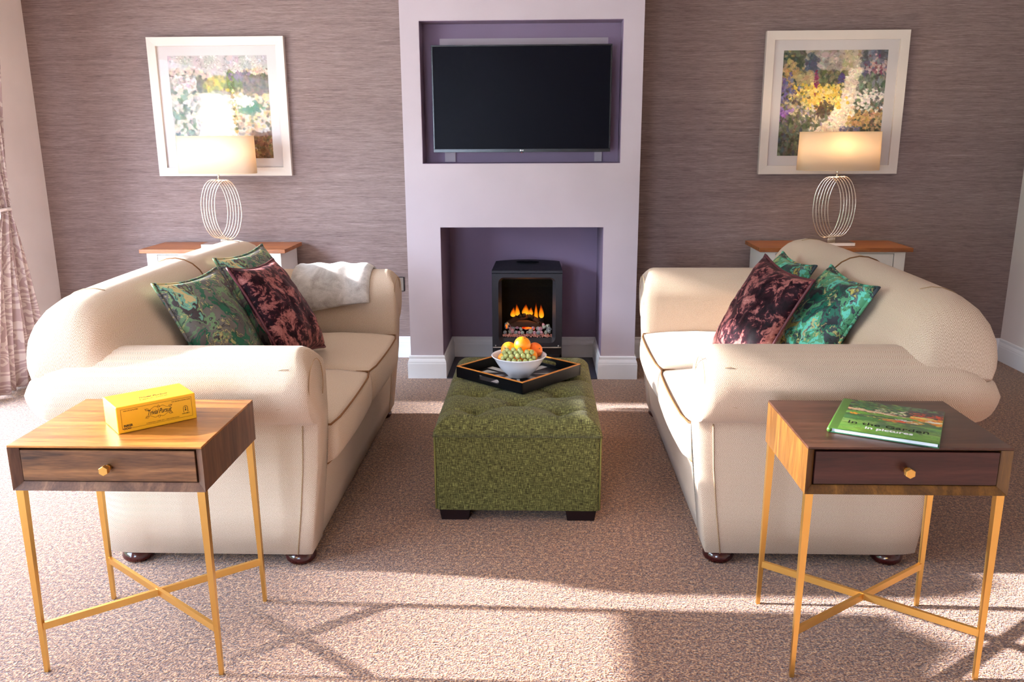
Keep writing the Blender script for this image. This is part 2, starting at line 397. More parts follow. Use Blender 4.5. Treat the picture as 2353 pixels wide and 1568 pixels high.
def text(name, s, size, mat, parent, mat4, shear=0.0, space=1.0, width=None, bold=0.0):
    cu = bpy.data.curves.new(name, 'FONT'); cu.body = s; cu.size = size; cu.align_x = 'CENTER'; cu.align_y = 'CENTER'; cu.shear = shear; cu.space_character = space; cu.offset = bold; cu.extrude = 0.00015; cu.resolution_u = 3
    tmp = bpy.data.objects.new(name + '_tmp', cu); COL.objects.link(tmp); bpy.context.view_layer.update()
    me = bpy.data.meshes.new_from_object(tmp.evaluated_get(bpy.context.evaluated_depsgraph_get()))
    bpy.data.objects.remove(tmp); me.materials.clear(); me.materials.append(M[mat])
    if width:
        xs = [v.co.x for v in me.vertices]; k = width / (max(xs) - min(xs))
        for v in me.vertices: v.co.x *= k
    me.transform(mat4); o = bpy.data.objects.new(name, me); COL.objects.link(o); o.parent = parent; return o
def frame4(o, ex, ey, ez):
    ex, ey, ez = Vector(ex), Vector(ey), Vector(ez)
    return Matrix(((ex.x, ey.x, ez.x, o[0]), (ex.y, ey.y, ez.y, o[1]), (ex.z, ey.z, ez.z, o[2]), (0, 0, 0, 1)))

# ------------------------------------------------------------------ room
DB, DW = 4.7593, 5.2371          # chimney breast face, back wall
XL, XR, YF, ZC = -3.1004, 2.8943, -2.6, 2.45
BL, BR, RL, RR, RT = -0.7629, 0.547, -0.571, 0.3526, 0.8876
NX0, NX1, NZ0, NZ1, NYB = -0.6595, 0.4373, 1.2403, 1.9918, 4.90
def structure(o, label, cat): return tag(o, label, cat, kind='structure')

structure(box('floor', XL - .1, XR, YF, DW, -0.05, 0.0, 'carpet'), 'brown speckled twist pile carpet covering the room', 'carpet')
structure(box('ceiling', XL - .1, XR + .1, YF - .1, DW + .1, ZC, ZC + .1, 'ceiling_paint'), 'plain pale ceiling above the room', 'ceiling')
structure(box('wall_back', XL, XR, DW, DW + .1, 0, ZC, 'wallpaper'), 'taupe grasscloth wallpaper wall behind sofas', 'wall')
structure(box('wall_right', XR, XR + .1, YF, DW + .1, 0, ZC, 'white_paint'), 'pale painted wall at right edge', 'wall')
FX0, FX1, FZ0, FZ1 = -2.3, -0.9, 0.5, 2.0
bm = bmesh.new(); add_box(bm, XL, FX0, YF - .2, YF, 0, ZC); add_box(bm, FX1, XR, YF - .2, YF, 0, ZC); add_box(bm, FX0, FX1, YF - .2, YF, 0, FZ0); add_box(bm, FX0, FX1, YF - .2, YF, FZ1, ZC)
structure(bm_obj('wall_front', bm, 'white_paint'), 'pale painted wall behind the viewer', 'wall')
fill_win = structure(empty('fill_window', (FX0, YF - .12, 0)), 'unseen white window added behind the viewer for frontal fill', 'window')  # unseen window, added to let frontal sky light into the room
fw_ = FX1 - FX0; bm = bmesh.new()
add_box(bm, 0, .06, -.03, .03, FZ0, FZ1); add_box(bm, fw_ - .06, fw_, -.03, .03, FZ0, FZ1); add_box(bm, .06, fw_ - .06, -.03, .03, FZ0, FZ0 + .06); add_box(bm, .06, fw_ - .06, -.03, .03, FZ1 - .06, FZ1); add_box(bm, fw_ / 2 - .03, fw_ / 2 + .03, -.03, .03, FZ0 + .06, FZ1 - .06)
bm_obj('window_frame', bm, 'frame_upvc', fill_win)
for a, b in ((.06, fw_ / 2 - .03), (fw_ / 2 + .03, fw_ - .06)): box('pane', a, b, -.004, .004, FZ0 + .06, FZ1 - .06, 'clear_glass', fill_win)
# left wall with patio door opening y WY0..WY1
WY0, WY1, WZ = -0.4, 4.42, 2.1
bm = bmesh.new(); add_box(bm, XL - .2, XL, YF - .1, WY0, 0, ZC); add_box(bm, XL - .2, XL, WY1, DW + .1, 0, ZC); add_box(bm, XL - .2, XL, WY0, WY1, WZ, ZC)
structure(bm_obj('wall_left', bm, 'white_paint'), 'pale pinkish painted wall beside the curtain', 'wall')
win = structure(empty('window_1', (XL - .12, 2, 0)), 'white framed patio doors in left wall', 'window')
mull = [1.45, 3.42]
bm = bmesh.new(); add_box(bm, -.03, .03, WY0 - 2, WY0 - 2 + .07, 0.03, WZ); add_box(bm, -.03, .03, WY1 - 2 - .07, WY1 - 2, 0.03, WZ)
add_box(bm, -.03, .03, WY0 - 2, WY1 - 2, WZ - .07, WZ); add_box(bm, -.03, .03, WY0 - 2, WY1 - 2, 0.0, .05); bm_obj('window_frame', bm, 'frame_upvc', win)
for y in mull: box('mullion', -.03, .03, y - 2 - .035, y - 2 + .035, .05, WZ - .07, 'frame_upvc', win)
eds = [WY0 + .07] + sum(([y - .035, y + .035] for y in mull), []) + [WY1 - .07]
for a, b in zip(eds[::2], eds[1::2]): box('pane', -.004, .004, a - 2, b - 2, .05, WZ - .07, 'clear_glass', win)
structure(box('ground', -30, 25, -25, 25, -.16, -.10, 'lawn'), 'pale patio paving outside the glass doors', 'patio')
bm = bmesh.new(); rows = []  # unseen hedge mass, added to keep low sun off the near floor
for i in range(141):
    y = -12 + i * .2; zt = 4.20 + .10 * mnoise.noise(Vector((y * 1.3, 0, 0))) + .10 * mnoise.noise(Vector((y * 4, 3, 0)))
    rows.append([bm.verts.new(p) for p in ((-12.6, y, -.1), (-12.7 + .15 * mnoise.noise(Vector((y, 9, 0))), y, 2.0), (-12.8, y, zt - .2), (-13.0, y, zt), (-13.3, y, zt - .15), (-13.6, y, 2.0), (-13.6, y, -.1))])
for a, b in zip(rows, rows[1:]):
    for k in range(7): bm.faces.new((a[k], b[k], b[(k + 1) % 7], a[(k + 1) % 7]))
bm.faces.new(rows[0]); bm.faces.new(rows[-1][::-1]); bmesh.ops.recalc_face_normals(bm, faces=bm.faces[:])
simple('sun_block_leaf', srgb(96, 112, 84), 0.9)
tag(bm_obj('sun_block_hedge', bm, 'sun_block_leaf'), 'unseen green hedge added beyond the patio to block low sun', 'hedge')

# chimney breast : solid front with TV niche and fireplace recess
cb = structure(empty('wall_chimney_breast', (0, DB, 0)), 'mauve painted chimney breast with television niche and fireplace recess', 'wall')
bm = bmesh.new(); D = DW - DB
add_box(bm, BL, RL, 0, D, 0, RT); add_box(bm, RR, BR, 0, D, 0, RT)
add_box(bm, BL, NX0, 0, D, RT, NZ1); add_box(bm, NX1, BR, 0, D, RT, NZ1)
add_box(bm, NX0, NX1, 0, D, RT, NZ0); add_box(bm, BL, BR, 0, D, NZ1, ZC)
bm_obj('breast_front', bm, 'mauve_paint', cb)
box('niche_back', NX0, NX1, NYB - DB, D, NZ0, NZ1, 'recess_paint', cb)
bm = bmesh.new(); e = .002
add_box(bm, RL, RR, D - e, D + .0, 0, RT); add_box(bm, RL, RL + e, 0.004, D, 0, RT); add_box(bm, RR - e, RR, 0.004, D, 0, RT); add_box(bm, RL, RR, 0.004, D, RT - e, RT)
bm_obj('recess_lining', bm, 'recess_paint', cb)
bm = bmesh.new()
add_box(bm, NX0, NX0 + e, 0.004, NYB - DB, NZ0, NZ1); add_box(bm, NX1 - e, NX1, 0.004, NYB - DB, NZ0, NZ1); add_box(bm, NX0, NX1, 0.004, NYB - DB, NZ1 - e, NZ1); add_box(bm, NX0, NX1, .004, NYB - DB, NZ0, NZ0 + e)
bm_obj('niche_lining', bm, 'recess_paint', cb)
structure(box('floor_hearth', RL + .02, RR - .02, DB - .02, DW - .02, 0.0, .006, 'slate'), 'dark slate hearth under the black stove', 'hearth')

# skirting sweep with mitres
SK = [(0, 0), (.018, 0), (.018, .088), (.0165, .094), (.0165, .100), (.013, .110), (.0095, .118), (.0105, .126), (.0105, .132), (.006, .1366), (0, .1366)]
def skirting(name, path, label):
    P = [Vector((x, y)) for x, y in path]; secs = []
    for i, p in enumerate(P):
        d0 = (P[i] - P[i - 1]).normalized() if i else (P[1] - P[0]).normalized()
        d1 = (P[i + 1] - P[i]).normalized() if i < len(P) - 1 else d0
        n0 = Vector((d0.y, -d0.x)); n1 = Vector((d1.y, -d1.x)); mm = (n0 + n1)
        mm = mm / max(1e-6, mm.length_squared) * 2 if mm.length > 1e-6 else n0
        secs.append([(p.x + mm.x * t, p.y + mm.y * t, z) for t, z in SK])
    structure(loft(name, secs, 'trim_gloss', smooth=False, flip=True), label, 'skirting board')
skirting('baseboard_back', [(XL, WY1 + .02), (XL, DW), (BL, DW), (BL, DB), (RL, DB), (RL, DW), (RR, DW), (RR, DB), (BR, DB), (BR, DW), (XR, DW), (XR, YF)], 'white moulded skirting board around walls and chimney breast')

# downlights : recessed lamps in the ceiling (out of frame above)
def downlight(x, y, power, where, ang=75):
    o = empty('ceiling_downlight', (x, y, ZC), 0, 'small round ceiling downlight ' + where, 'downlight', 'ceiling downlights')
    lathe('rim', [(.048, -.002), (.05, -.006), (.040, -.006), (.038, 0.0)], 'brushed_steel', o, 20)
    lathe('lens', [(.001, -.003), (.037, -.003), (.037, -.0028), (.001, -.0028)], 'downlight_lens', o, 20)
    L = bpy.data.lights.new('downlight', 'SPOT'); L.energy = power; L.spot_size = math.radians(ang); L.spot_blend = 0.7; L.color = (1.0, 0.88, 0.78); L.shadow_soft_size = 0.04
    lo = bpy.data.objects.new('downlight_beam', L); COL.objects.link(lo); lo.parent = o; lo.location = (0, 0, -.02)
for x, y, wh in ((-2.0, 4.35, 'in front of the left sideboard'), (-0.1, 3.9, 'above the far end of green ottoman'), (1.0, 4.5, 'just right of chimney breast'), (2.35, 4.5, 'in the far right corner'), (-1.6, 1.6, 'above the viewer at left'), (0.0, 1.0, 'directly above the viewer'), (1.7, 1.6, 'above the viewer at right')): downlight(x, y, 7, wh)

# ------------------------------------------------------------------ sofas
def arm_profile():
    pts = [(0, .05), (0, .2), (0, .35), (0, .47)]; cv, cz, r = .022, .63, .125
    for k in range(0, 23):
        a = math.radians(262 - k * 262 / 22); pts.append((cv + r * math.cos(a), cz + r * math.sin(a)))
    pts += [(.145, .5), (.145, .35), (.145, .2), (.145, .05)]
    return pts
ARM = arm_profile()
def lerp_tab(tab, x):
    if x <= tab[0][0]: return tab[0][1]
    for (a, b), (c, d) in zip(tab, tab[1:]):
        if x <= c: return b + (d - b) * (x - a) / (c - a)
    return tab[-1][1]
UF = [(.05, .045), (.30, .012), (.5, .0), (.7, .0), (.756, .03)]
UB = [(.05, .735), (.26, .755), (.40, .80), (.50, .865), (.56, .888), (.63, .902), (.69, .88), (.73, .835), (.756, .78)]
SOFA_L = 1.60
def smoothstep(t): t = max(0, min(1, t)); return t * t * (3 - 2 * t)
def sofa(side, loc, rz, label):
    root = empty('sofa', loc, rz, label, 'sofa', 'pair of cream sofas')
    X = lambda u: side * u
    for far in (0, 1):
        ts = [0, .006, .016, .035, .08, .2, .35, .5, .65, .78, .87, .93, .97, .99, 1.0]; secs = []
        cv, cz = .06, .5
        for t in ts:
            ring = []
            for v, z in ARM:
                sh = 1.0
                if t < .035: sh = 1 - .10 * (1 - t / .035) ** 2
                if t > .87: sh = 1 - .28 * ((t - .87) / .13) ** 2
                v2 = cv + (v - cv) * sh; z2 = z if z < .06 else (cz + (z - cz) * (1 - (1 - sh) * .5))
                u = lerp_tab(UF, z) + t * (lerp_tab(UB, z) - lerp_tab(UF, z))
                vv = v2 if not far else SOFA_L - v2
                ring.append((X(u), vv, z2))
            secs.append(ring)
        a = loft('arm', secs, 'tweed', root, flip=(side > 0) != bool(far))
        # scroll seam: up the outer panel then around the scroll face
        vs = lambda v: v if not far else SOFA_L - v
        tube('seam', [(X(lerp_tab(UF, z) + .048), vs(-.0015), z) for z in (.05, .2, .35, .5)], .0022, 'tweed_seam', a, 6)
        arc = [(X(-.0005 + .003), vs(.022 + .085 * math.cos(math.radians(d))), .63 + .085 * math.sin(math.radians(d))) for d in range(250, -40, -15)]
        tube('seam', arc, .0016, 'tweed_seam', a, 6)
        for zz, l in ((.705, .05), (.585, .06)):   # tucks folded into the roll
            yo = .022 - math.sqrt(max(0, .125 ** 2 - (zz - .63) ** 2))
            tube('tuck', [(X(.05 + k * l / 4), vs(yo + .0005 + .004 * (k in (0, 4))), zz + .004 * math.sin(k)) for k in range(5)], .0011, 'tweed_seam', a, 6)
    # base rail
    secs = []
    for v in (.10, .14, .5, .8, 1.1, 1.46, 1.50):
        secs.append([(X(u), v, z) for u, z in ((.050, .05), (.042, .12), (.034, .20), (.030, .275), (.034, .295), (.20, .30), (.70, .30), (.70, .05))])
    loft('seat_base', secs, 'tweed', root, flip=side < 0)
    # backrest
    prof = [(.44, .30), (.46, .42), (.50, .53), (.545, .64), (.585, .73)]
    cu, cz, r = .765, .79, .126
    for k in range(17):
        a = math.radians(172 - k * 252 / 16); prof.append((cu + r * math.cos(a) * 1.02, cz + r * math.sin(a)))
    prof += [(.80, .60), (.775, .45), (.752, .25), (.735, .05)]
    zs = [(-.075, .10), (-.07, .38), (-.055, .58), (-.03, .76), (.0, .86), (.04, .93), (.10, .975), (.20, 1.0), (.4, 1.012), (.6, 1.018), (.8, 1.02)]
    zs = zs + [(SOFA_L - v, s_) for v, s_ in zs[-2::-1]]
    secs = []
    for v, s_ in zs:
        edge = min(v, SOFA_L - v); sec = []
        for u, z in prof:
            z2 = .66 + (z - .66) * s_ if z > .66 else z
            u2 = .78 + (u - .78) * (1 if edge > .1 else .66 + .34 * s_) if z > .6 else u
            v2 = v
            if z < .60: v2 = max(.02, min(SOFA_L - .02, v))
            sec.append((X(u2), v2, z2))
        secs.append(sec)
    bk = loft('backrest', secs, 'tweed', root, flip=side < 0)
    mid = len(zs) // 2
    def ridge(v, s_, i0, i1, rad, m_):
        pts = []
        for u, z in prof[i0:i1]:
            z2 = .66 + (z - .66) * s_ if z > .66 else z
            du, dz = u - cu, z - cz; L = math.hypot(du, dz) or 1
            pts.append((X(u + du / L * .0015), v, z2 + dz / L * .0015))
        tube('seam', pts, rad, m_, bk, 6)
    ridge(SOFA_L / 2, 1.02, 3, 18, .0032, 'piping_brown')
    ridge(.165, .99, 9, 16, .002, 'tweed_seam'); ridge(SOFA_L - .165, .99, 9, 16, .002, 'tweed_seam')
    # seat cushions
    for k in (0, 1):
        v0 = .150 + k * .652; v1 = v0 + .648; secs = []
        sec0 = []
        for a in range(0, 91, 15): sec0.append((-.018 + .05 - .05 * math.sin(math.radians(a)) , .302 + .05 - .05 * math.cos(math.radians(a))))
        sec0 += [(-.020, .385), (-.018, .420)]
        sec0 += [(-.018 + .035 - .035 * math.cos(math.radians(a)), .425 + .035 * math.sin(math.radians(a))) for a in range(20, 91, 14)]
        sec0 += [(.12, .470), (.25, .474), (.38, .470), (.47, .455), (.49, .42), (.49, .33), (.47, .302)]
        N = 12
        for j in range(N + 1):
            q = j / N; v = v0 + (v1 - v0) * q; e_ = min(q, 1 - q) * (v1 - v0)
            sh = 1 - .10 * max(0, 1 - e_ / .03) ** 2
            bow = .010 * math.sin(PI * q); crown = .012 * math.sin(PI * q)
            secs.append([(X(.24 + (u - .24) * (1 - (1 - sh) * .25) - (bow if u < .05 else 0)), v, .385 + (z - .385) * sh + (crown * min(1, max(0, (z - .42) / .05)) if .02 < u < .48 else 0)) for u, z in sec0])
        c = loft('seat_cushion', secs, 'tweed', root, flip=side < 0)
        for zi, uo in ((.452, -.012), (.312, .006)):
            pts = [(X(.10), v0 + .004, zi), (X(.03), v0 + .001, zi)]
            for j in range(9):
                q = j / 8; pts.append((X(uo - .010 * math.sin(PI * q) + (.010 if j in (0, 8) else 0)), v0 + .003 + (v1 - v0 - .006) * q, zi + .004 * math.sin(PI * q)))
            pts += [(X(.03), v1 - .001, zi), (X(.10), v1 - .004, zi)]
            tube('piping', pts, .0038, 'piping_brown', c, 6)
    for u, v in ((.10, .06), (.66, .06), (.10, SOFA_L - .06), (.66, SOFA_L - .06)):
        lathe('bun_foot', [(.02, 0), (.04, .001), (.05, .012), (.052, .022), (.046, .036), (.036, .046), (.034, .056)], 'foot_mahogany', root, 20, (X(u), v, 0))
    return root
sofa_l = sofa(-1, (-0.708, 2.505, 0), 0.0, 'cream herringbone sofa at left with grey throw over its far arm')
sofa_r = sofa(1, (0.502, 2.55, 0), 0.0, 'cream herringbone sofa at right without a throw')

# throw over far arm of left sofa
def throw():
    ru = (0.118, 0.500); cv, cz, r = SOFA_L - .022, .63, .125
    root = tag(empty('throw_blanket', (-0.708, 2.505, 0)), 'grey fleece throw folded over far arm of left sofa', 'throw')
    secs = []; NU = 26
    for j in range(NU + 1):
        q = j / NU; u = ru[0] + (ru[1] - ru[0]) * q
        zb = .615 - .045 * smoothstep(q * 1.1)
        path = []
        for k in range(6): path.append((-r - .006, zb + (.63 - zb) * k / 5 if k < 5 else .63))
        for k in range(1, 14): a = math.radians(180 - k * 180 / 13); path.append((r * math.cos(a), .63 + r * math.sin(a)))
        for k in range(1, 5): path.append((r, .63 - .10 * k / 4))
        out = []; inn = []
        for k, (dv, z) in enumerate(path):
            nrm = (dv, max(0, z - .63)); L = math.hypot(*nrm); nrm = (nrm[0] / L, nrm[1] / L)
            wr = .004 * math.sin(q * 21 + z * 7) * (1 if k > 6 else .5) + .002 * math.sin(q * 9 + k * .35)
            th = .030 + wr; ed = min(q, 1 - q) * NU
            if ed < 1.5: th *= .55 + .3 * ed
            if k == 0: th *= .7
            out.append((-u, cv + dv + nrm[0] * th, z + nrm[1] * th)); inn.append((-u, cv + dv + nrm[0] * .003, z + nrm[1] * .003))
        secs.append(out + inn[::-1])
    b = loft('fleece', secs, 'fleece', root)
    me = b.data
    bmx = bmesh.new(); bmx.from_mesh(me); bmesh.ops.recalc_face_normals(bmx, faces=bmx.faces[:]); bmx.to_mesh(me); bmx.free()
throw()

# ------------------------------------------------------------------ scatter cushions
def cushion(side, c, yaw, lean, roll, mat, pip, label, seed, size=.44, thick=.085):
    n0 = Vector((side, 0, 0)); e1 = Vector((0, 1, 0)); R = Matrix.Rotation(yaw, 3, 'Z'); n0 = R @ n0; e1 = R @ e1; up = Vector((0, 0, 1))
    u = math.cos(lean) * up - math.sin(lean) * n0; n = math.cos(lean) * n0 + math.sin(lean) * up
    a, b = math.cos(roll) * e1 + math.sin(roll) * u, -math.sin(roll) * e1 + math.cos(roll) * u
    if side < 0: a = -a
    root = bpy.data.objects.new('cushion', None); COL.objects.link(root); tag(root, label, 'cushion', 'scatter cushions'); root.empty_display_size = .05
    root.matrix_world = frame4(c, a, b, n)
    N = 28; h = size / 2; verts = []; faces = []
    def pt(i, j, sgn):
        p = -1 + 2 * i / N; q = -1 + 2 * j / N
        x = h * p * (1 - .10 * (1 - q * q)); y = h * q * (1 - .11 * (1 - p * p))
        t = max(0, (1 - p * p) * (1 - q * q)) ** .42
        w = mnoise.noise(Vector((p * 2.2 + seed, q * 2.2, sgn))) * .012 + mnoise.noise(Vector((p * 5 + seed, q * 5, sgn + 3))) * .006
        y -= .012 * t * (1 - q) * .5
        return (x, y, sgn * thick * (1 if sgn > 0 else .45) * t * (1 + .12 * (-q)) + w * min(1, t * 1.6))
    idx = {}
    for sgn in (1, -1):
        for i in range(N + 1):
            for j in range(N + 1):
                edge = i in (0, N) or j in (0, N)
                key = (i, j, 0 if edge else sgn)
                if key not in idx: idx[key] = len(verts); verts.append(pt(i, j, sgn))
        for i in range(N):
            for j in range(N):
                g = lambda i, j: idx[(i, j, 0 if (i in (0, N) or j in (0, N)) else sgn)]
                f = [g(i, j), g(i + 1, j), g(i + 1, j + 1), g(i, j + 1)]
                faces.append(f if sgn > 0 else f[::-1])
    mesh_obj('cover', verts, faces, mat, root, True)
    ring = [pt(i, 0, 1) for i in range(N)] + [pt(N, j, 1) for j in range(N)] + [pt(i, N, 1) for i in range(N, 0, -1)] + [pt(0, j, 1) for j in range(N, 0, -1)]
    tube('piping', ring, .0055, pip, root, 8, closed=True)
cushion(1, (-1.212, 3.01, .702), -.11, .47, -.03, 'print_grey_green', 'print_grey_green', 'grey green marbled cushion nearest the viewer on left sofa', 0.4)
cushion(1, (-1.23, 3.62, .708), -.14, .45, .011, 'print_grey_green', 'print_grey_green', 'grey green marbled cushion half hidden behind plum velvet on left sofa', 1.9)
cushion(1, (-1.070, 3.335, .703), -.049, .517, -.073, 'velvet', 'piping_plum', 'plum crushed velvet cushion leaning on left sofa', 3.3)
cushion(-1, (.848, 3.215, .705), .179, .45, .081, 'velvet', 'piping_plum', 'plum crushed velvet cushion leaning on right sofa', 4.7)
cushion(-1, (1.029, 3.05, .702), .044, .49, .022, 'print_teal', 'print_teal', 'teal and green marbled cushion in full view on right sofa', 5.1)
cushion(-1, (.985, 3.56, .69), .015, .49, -.011, 'print_teal', 'print_teal', 'teal and green marbled cushion half hidden behind plum velvet on right sofa', 6.6)

# ------------------------------------------------------------------ ottoman
OX0, OX1, OY0, OY1 = -0.392, 0.226, 2.862, 3.80
OXC = (OX0 + OX1) / 2
ott = empty('ottoman', (OXC, OY0, 0), 0, 'square green buttoned storage ottoman between the sofas', 'ottoman')
hw, ln = (OX1 - OX0) / 2, OY1 - OY0
def rrect(x0, x1, y0, y1, r, n=4):
    pts = []
    for cx, cy, a0 in ((x1 - r, y0 + r, -90), (x1 - r, y1 - r, 0), (x0 + r, y1 - r, 90), (x0 + r, y0 + r, 180)):
        for k in range(n + 1): a = math.radians(a0 + 90 * k / n); pts.append((cx + r * math.cos(a), cy + r * math.sin(a)))
    return pts
ring = rrect(-hw + .006, hw - .006, .006, ln - .006, .018)
# densify straight sides for weave uv
loft('body', [[(x, y, z) for x, y in ring] for z in (.045, .05, .19, .325, .333)], 'green_weave', ott, smooth=False)
# tufted lid: grid heightfield + skirt
def lid():
    NX, NY = 84, 124; a, b = .165, .11; y_first = .118
    verts = []; uv = []; faces = []
    def h(x, y):
        i = x / a; j = (y - y_first) / b
        p = (i + j) / 2 + .5; q = (i - j) / 2 + .5
        fx = max(0, min(1, (hw - abs(x)) / .10)); fy = max(0, min(1, min(y, ln - y) / .10))
        s_ = (abs(math.sin(PI * p)) * abs(math.sin(PI * q)))
        base = s_ ** .38
        # outside the tuft field the folds run straight to the edge
        ex = abs(x) > a; ey = y < y_first or y > y_first + b * 7
        if ex:
            base = abs(math.sin(PI * j / 2)) ** .5 if not ey else base
        if ey and not ex:
            base = abs(math.sin(PI * (i - 1) / 2)) ** .5
            base = .55 + .45 * base
        if ex and ey: base = 1.0
        deep = 0
        for jj in range(8):
            for ii in ((-1, 1) if jj % 2 == 0 else (0,)):
                d2 = ((x - ii * a) ** 2 + (y - y_first - jj * b) ** 2); deep = max(deep, math.exp(-d2 / .0011))
        e_ = min(hw - abs(x), y, ln - y); rnd = math.sqrt(max(0, 1 - (1 - min(1, e_ / .065)) ** 2))
        foldw = min(1, e_ / .07)
        return .333 + .050 * rnd + .017 * base * (.3 + .7 * foldw) * rnd - .024 * deep
    for j in range(NY + 1):
        for i in range(NX + 1):
            s_ = -1 + 2 * i / NX; x = hw * (s_ * (1.25 - .25 * s_ * s_) if True else s_); x = max(-hw, min(hw, x))
            t_ = j / NY; y = ln * (t_ * 1.0)
            verts.append((x, y, h(x, y))); uv.append((x, y))
    for j in range(NY):
        for i in range(NX):
            A = j * (NX + 1) + i; faces.append([A, A + 1, A + NX + 2, A + NX + 1])
    # skirt
    bd = [i for i in range(NX + 1)] + [(j + 1) * (NX + 1) - 1 for j in range(1, NY + 1)] + [NY * (NX + 1) + i for i in range(NX - 1, -1, -1)] + [j * (NX + 1) for j in range(NY - 1, 0, -1)]
    n0 = len(verts); per = 0
    for k, i in enumerate(bd): x, y, z = verts[i]; verts.append((x * .998, y, .3345)); uv.append((x if y < .01 or y > ln - .01 else y, .05))
    n = len(bd)
    loops = []
    for k in range(n): faces.append([bd[k], n0 + k, n0 + (k + 1) % n, bd[(k + 1) % n]])
    faces.append([n0 + k for k in range(n)][::-1])
    o = mesh_obj('lid', verts, faces, 'green_weave', ott, True, uv)
    ul = o.data.uv_layers[0]
    for p in o.data.polygons:
        nn = p.normal
        if abs(nn.z) < .55:
            for li in p.loop_indices:
                v = o.data.vertices[o.data.loops[li].vertex_index].co
                ul.data[li].uv = (v.x if abs(nn.y) > abs(nn.x) else v.y, v.z)
    bmx = bmesh.new(); bmx.from_mesh(o.data); bmesh.ops.recalc_face_normals(bmx, faces=bmx.faces[:]); bmx.to_mesh(o.data); bmx.free()
    for jj in range(8):
        for ii in ((-1, 1) if jj % 2 == 0 else (0,)):
            x, y = ii * a, y_first + jj * b; lathe('button', [(.001, .006), (.007, .0045), (.011, 0), (.008, -.004)][::-1], 'green_weave', o, 12, (x, y, h(x, y)))
lid()
# planar uv for body
for p in ott.children[0].data.polygons:
    ul = ott.children[0].data.uv_layers[0]; nn = p.normal
    for li in p.loop_indices:
        v = ott.children[0].data.vertices[ott.children[0].data.loops[li].vertex_index].co
        ul.data[li].uv = (v.x if abs(nn.y) > abs(nn.x) else v.y, v.z)
for sx in (-1, 1): tube('corner_piping', [(sx * (hw - .006), .012, z) for z in (.048, .15, .33)], .0035, 'green_piping', ott, 6)
for sx in (-1, 1):
    for y0 in (.012, ln - .012 - .11):
        bm = bmesh.new(); cx = sx * (hw - .075)
        vs = add_box(bm, cx - .057, cx + .057, y0, y0 + .11, 0, .046)
        for v in vs[:4]: v.co.x = cx + (v.co.x - cx) * .88; v.co.y = y0 + .055 + (v.co.y - y0 - .055) * .88
        bm_obj('block_foot', bm, 'dark_block', ott)

# ------------------------------------------------------------------ tray, bowl, fruit
TZ = .402; TA = math.radians(-40.4); TS = .372
tray = empty('serving_tray', (-.092, 3.425, TZ), TA, 'black square tray with gold rim on green ottoman', 'tray')
h2 = TS / 2; TH = .046; tw = .009
bm = bmesh.new(); add_box(bm, -h2 + .002, h2 - .002, -h2 + .002, h2 - .002, 0, .006); bm_obj('tray_base', bm, 'tray_black', tray)
def wall_with_handle(handle, rot):
    bm = bmesh.new()
    if not handle: add_box(bm, -h2, h2, -h2, -h2 + tw, 0, TH)
    else:
        hx, z0, z1 = .05, .016, .034; outer = [(-h2, 0), (h2, 0), (h2, TH), (-h2, TH)]
        hole = []
        for cx, a0 in ((hx, -90), (-hx, 90)):
            for k in range(7): a = math.radians(a0 + 180 * k / 6); hole.append((cx + (z1 - z0) / 2 * math.cos(a), (z0 + z1) / 2 + (z1 - z0) / 2 * math.sin(a)))
        for y in (-h2, -h2 + tw):
            pass
        V = {}
        for y in (0, 1):
            yy = -h2 + tw * y
            V[y] = ([bm.verts.new((x, yy, z)) for x, z in outer], [bm.verts.new((x, yy, z)) for x, z in hole])
        nh = len(hole)
        for y in (0, 1):
            O, H = V[y]
            # hole index: 0..6 right arc bottom->top, 7..13 left arc top->bottom
            F = [[O[1], O[2], H[6], H[5], H[4], H[3], H[2], H[1], H[0]], [O[2], O[3], H[7], H[6]], [O[3], O[0], H[13], H[12], H[11], H[10], H[9], H[8], H[7]], [O[0], O[1], H[0], H[13]]]
            for f in F: bm.faces.new(f if y == 1 else f[::-1])
        for k in range(nh): bm.faces.new((V[0][1][k], V[0][1][(k + 1) % nh], V[1][1][(k + 1) % nh], V[1][1][k]))
        for k in range(4): bm.faces.new((V[0][0][k], V[0][0][(k + 1) % 4], V[1][0][(k + 1) % 4], V[1][0][k]))
        bmesh.ops.recalc_face_normals(bm, faces=bm.faces[:])
    bmesh.ops.rotate(bm, verts=bm.verts[:], cent=(0, 0, 0), matrix=Matrix.Rotation(rot, 3, 'Z'))
    o = bm_obj('tray_side', bm, 'tray_black', tray)
    bm = bmesh.new(); add_box(bm, -h2, h2 - tw, -h2, -h2 + tw, TH, TH + .0025); bmesh.ops.rotate(bm, verts=bm.verts[:], cent=(0, 0, 0), matrix=Matrix.Rotation(rot, 3, 'Z'))
    bm_obj('gold_rim', bm, 'tray_gold', o)
# local -y side faces front-left after rotation (-40deg): handle there and opposite
for k in range(4): wall_with_handle(k in (0, 2), k * PI / 2)
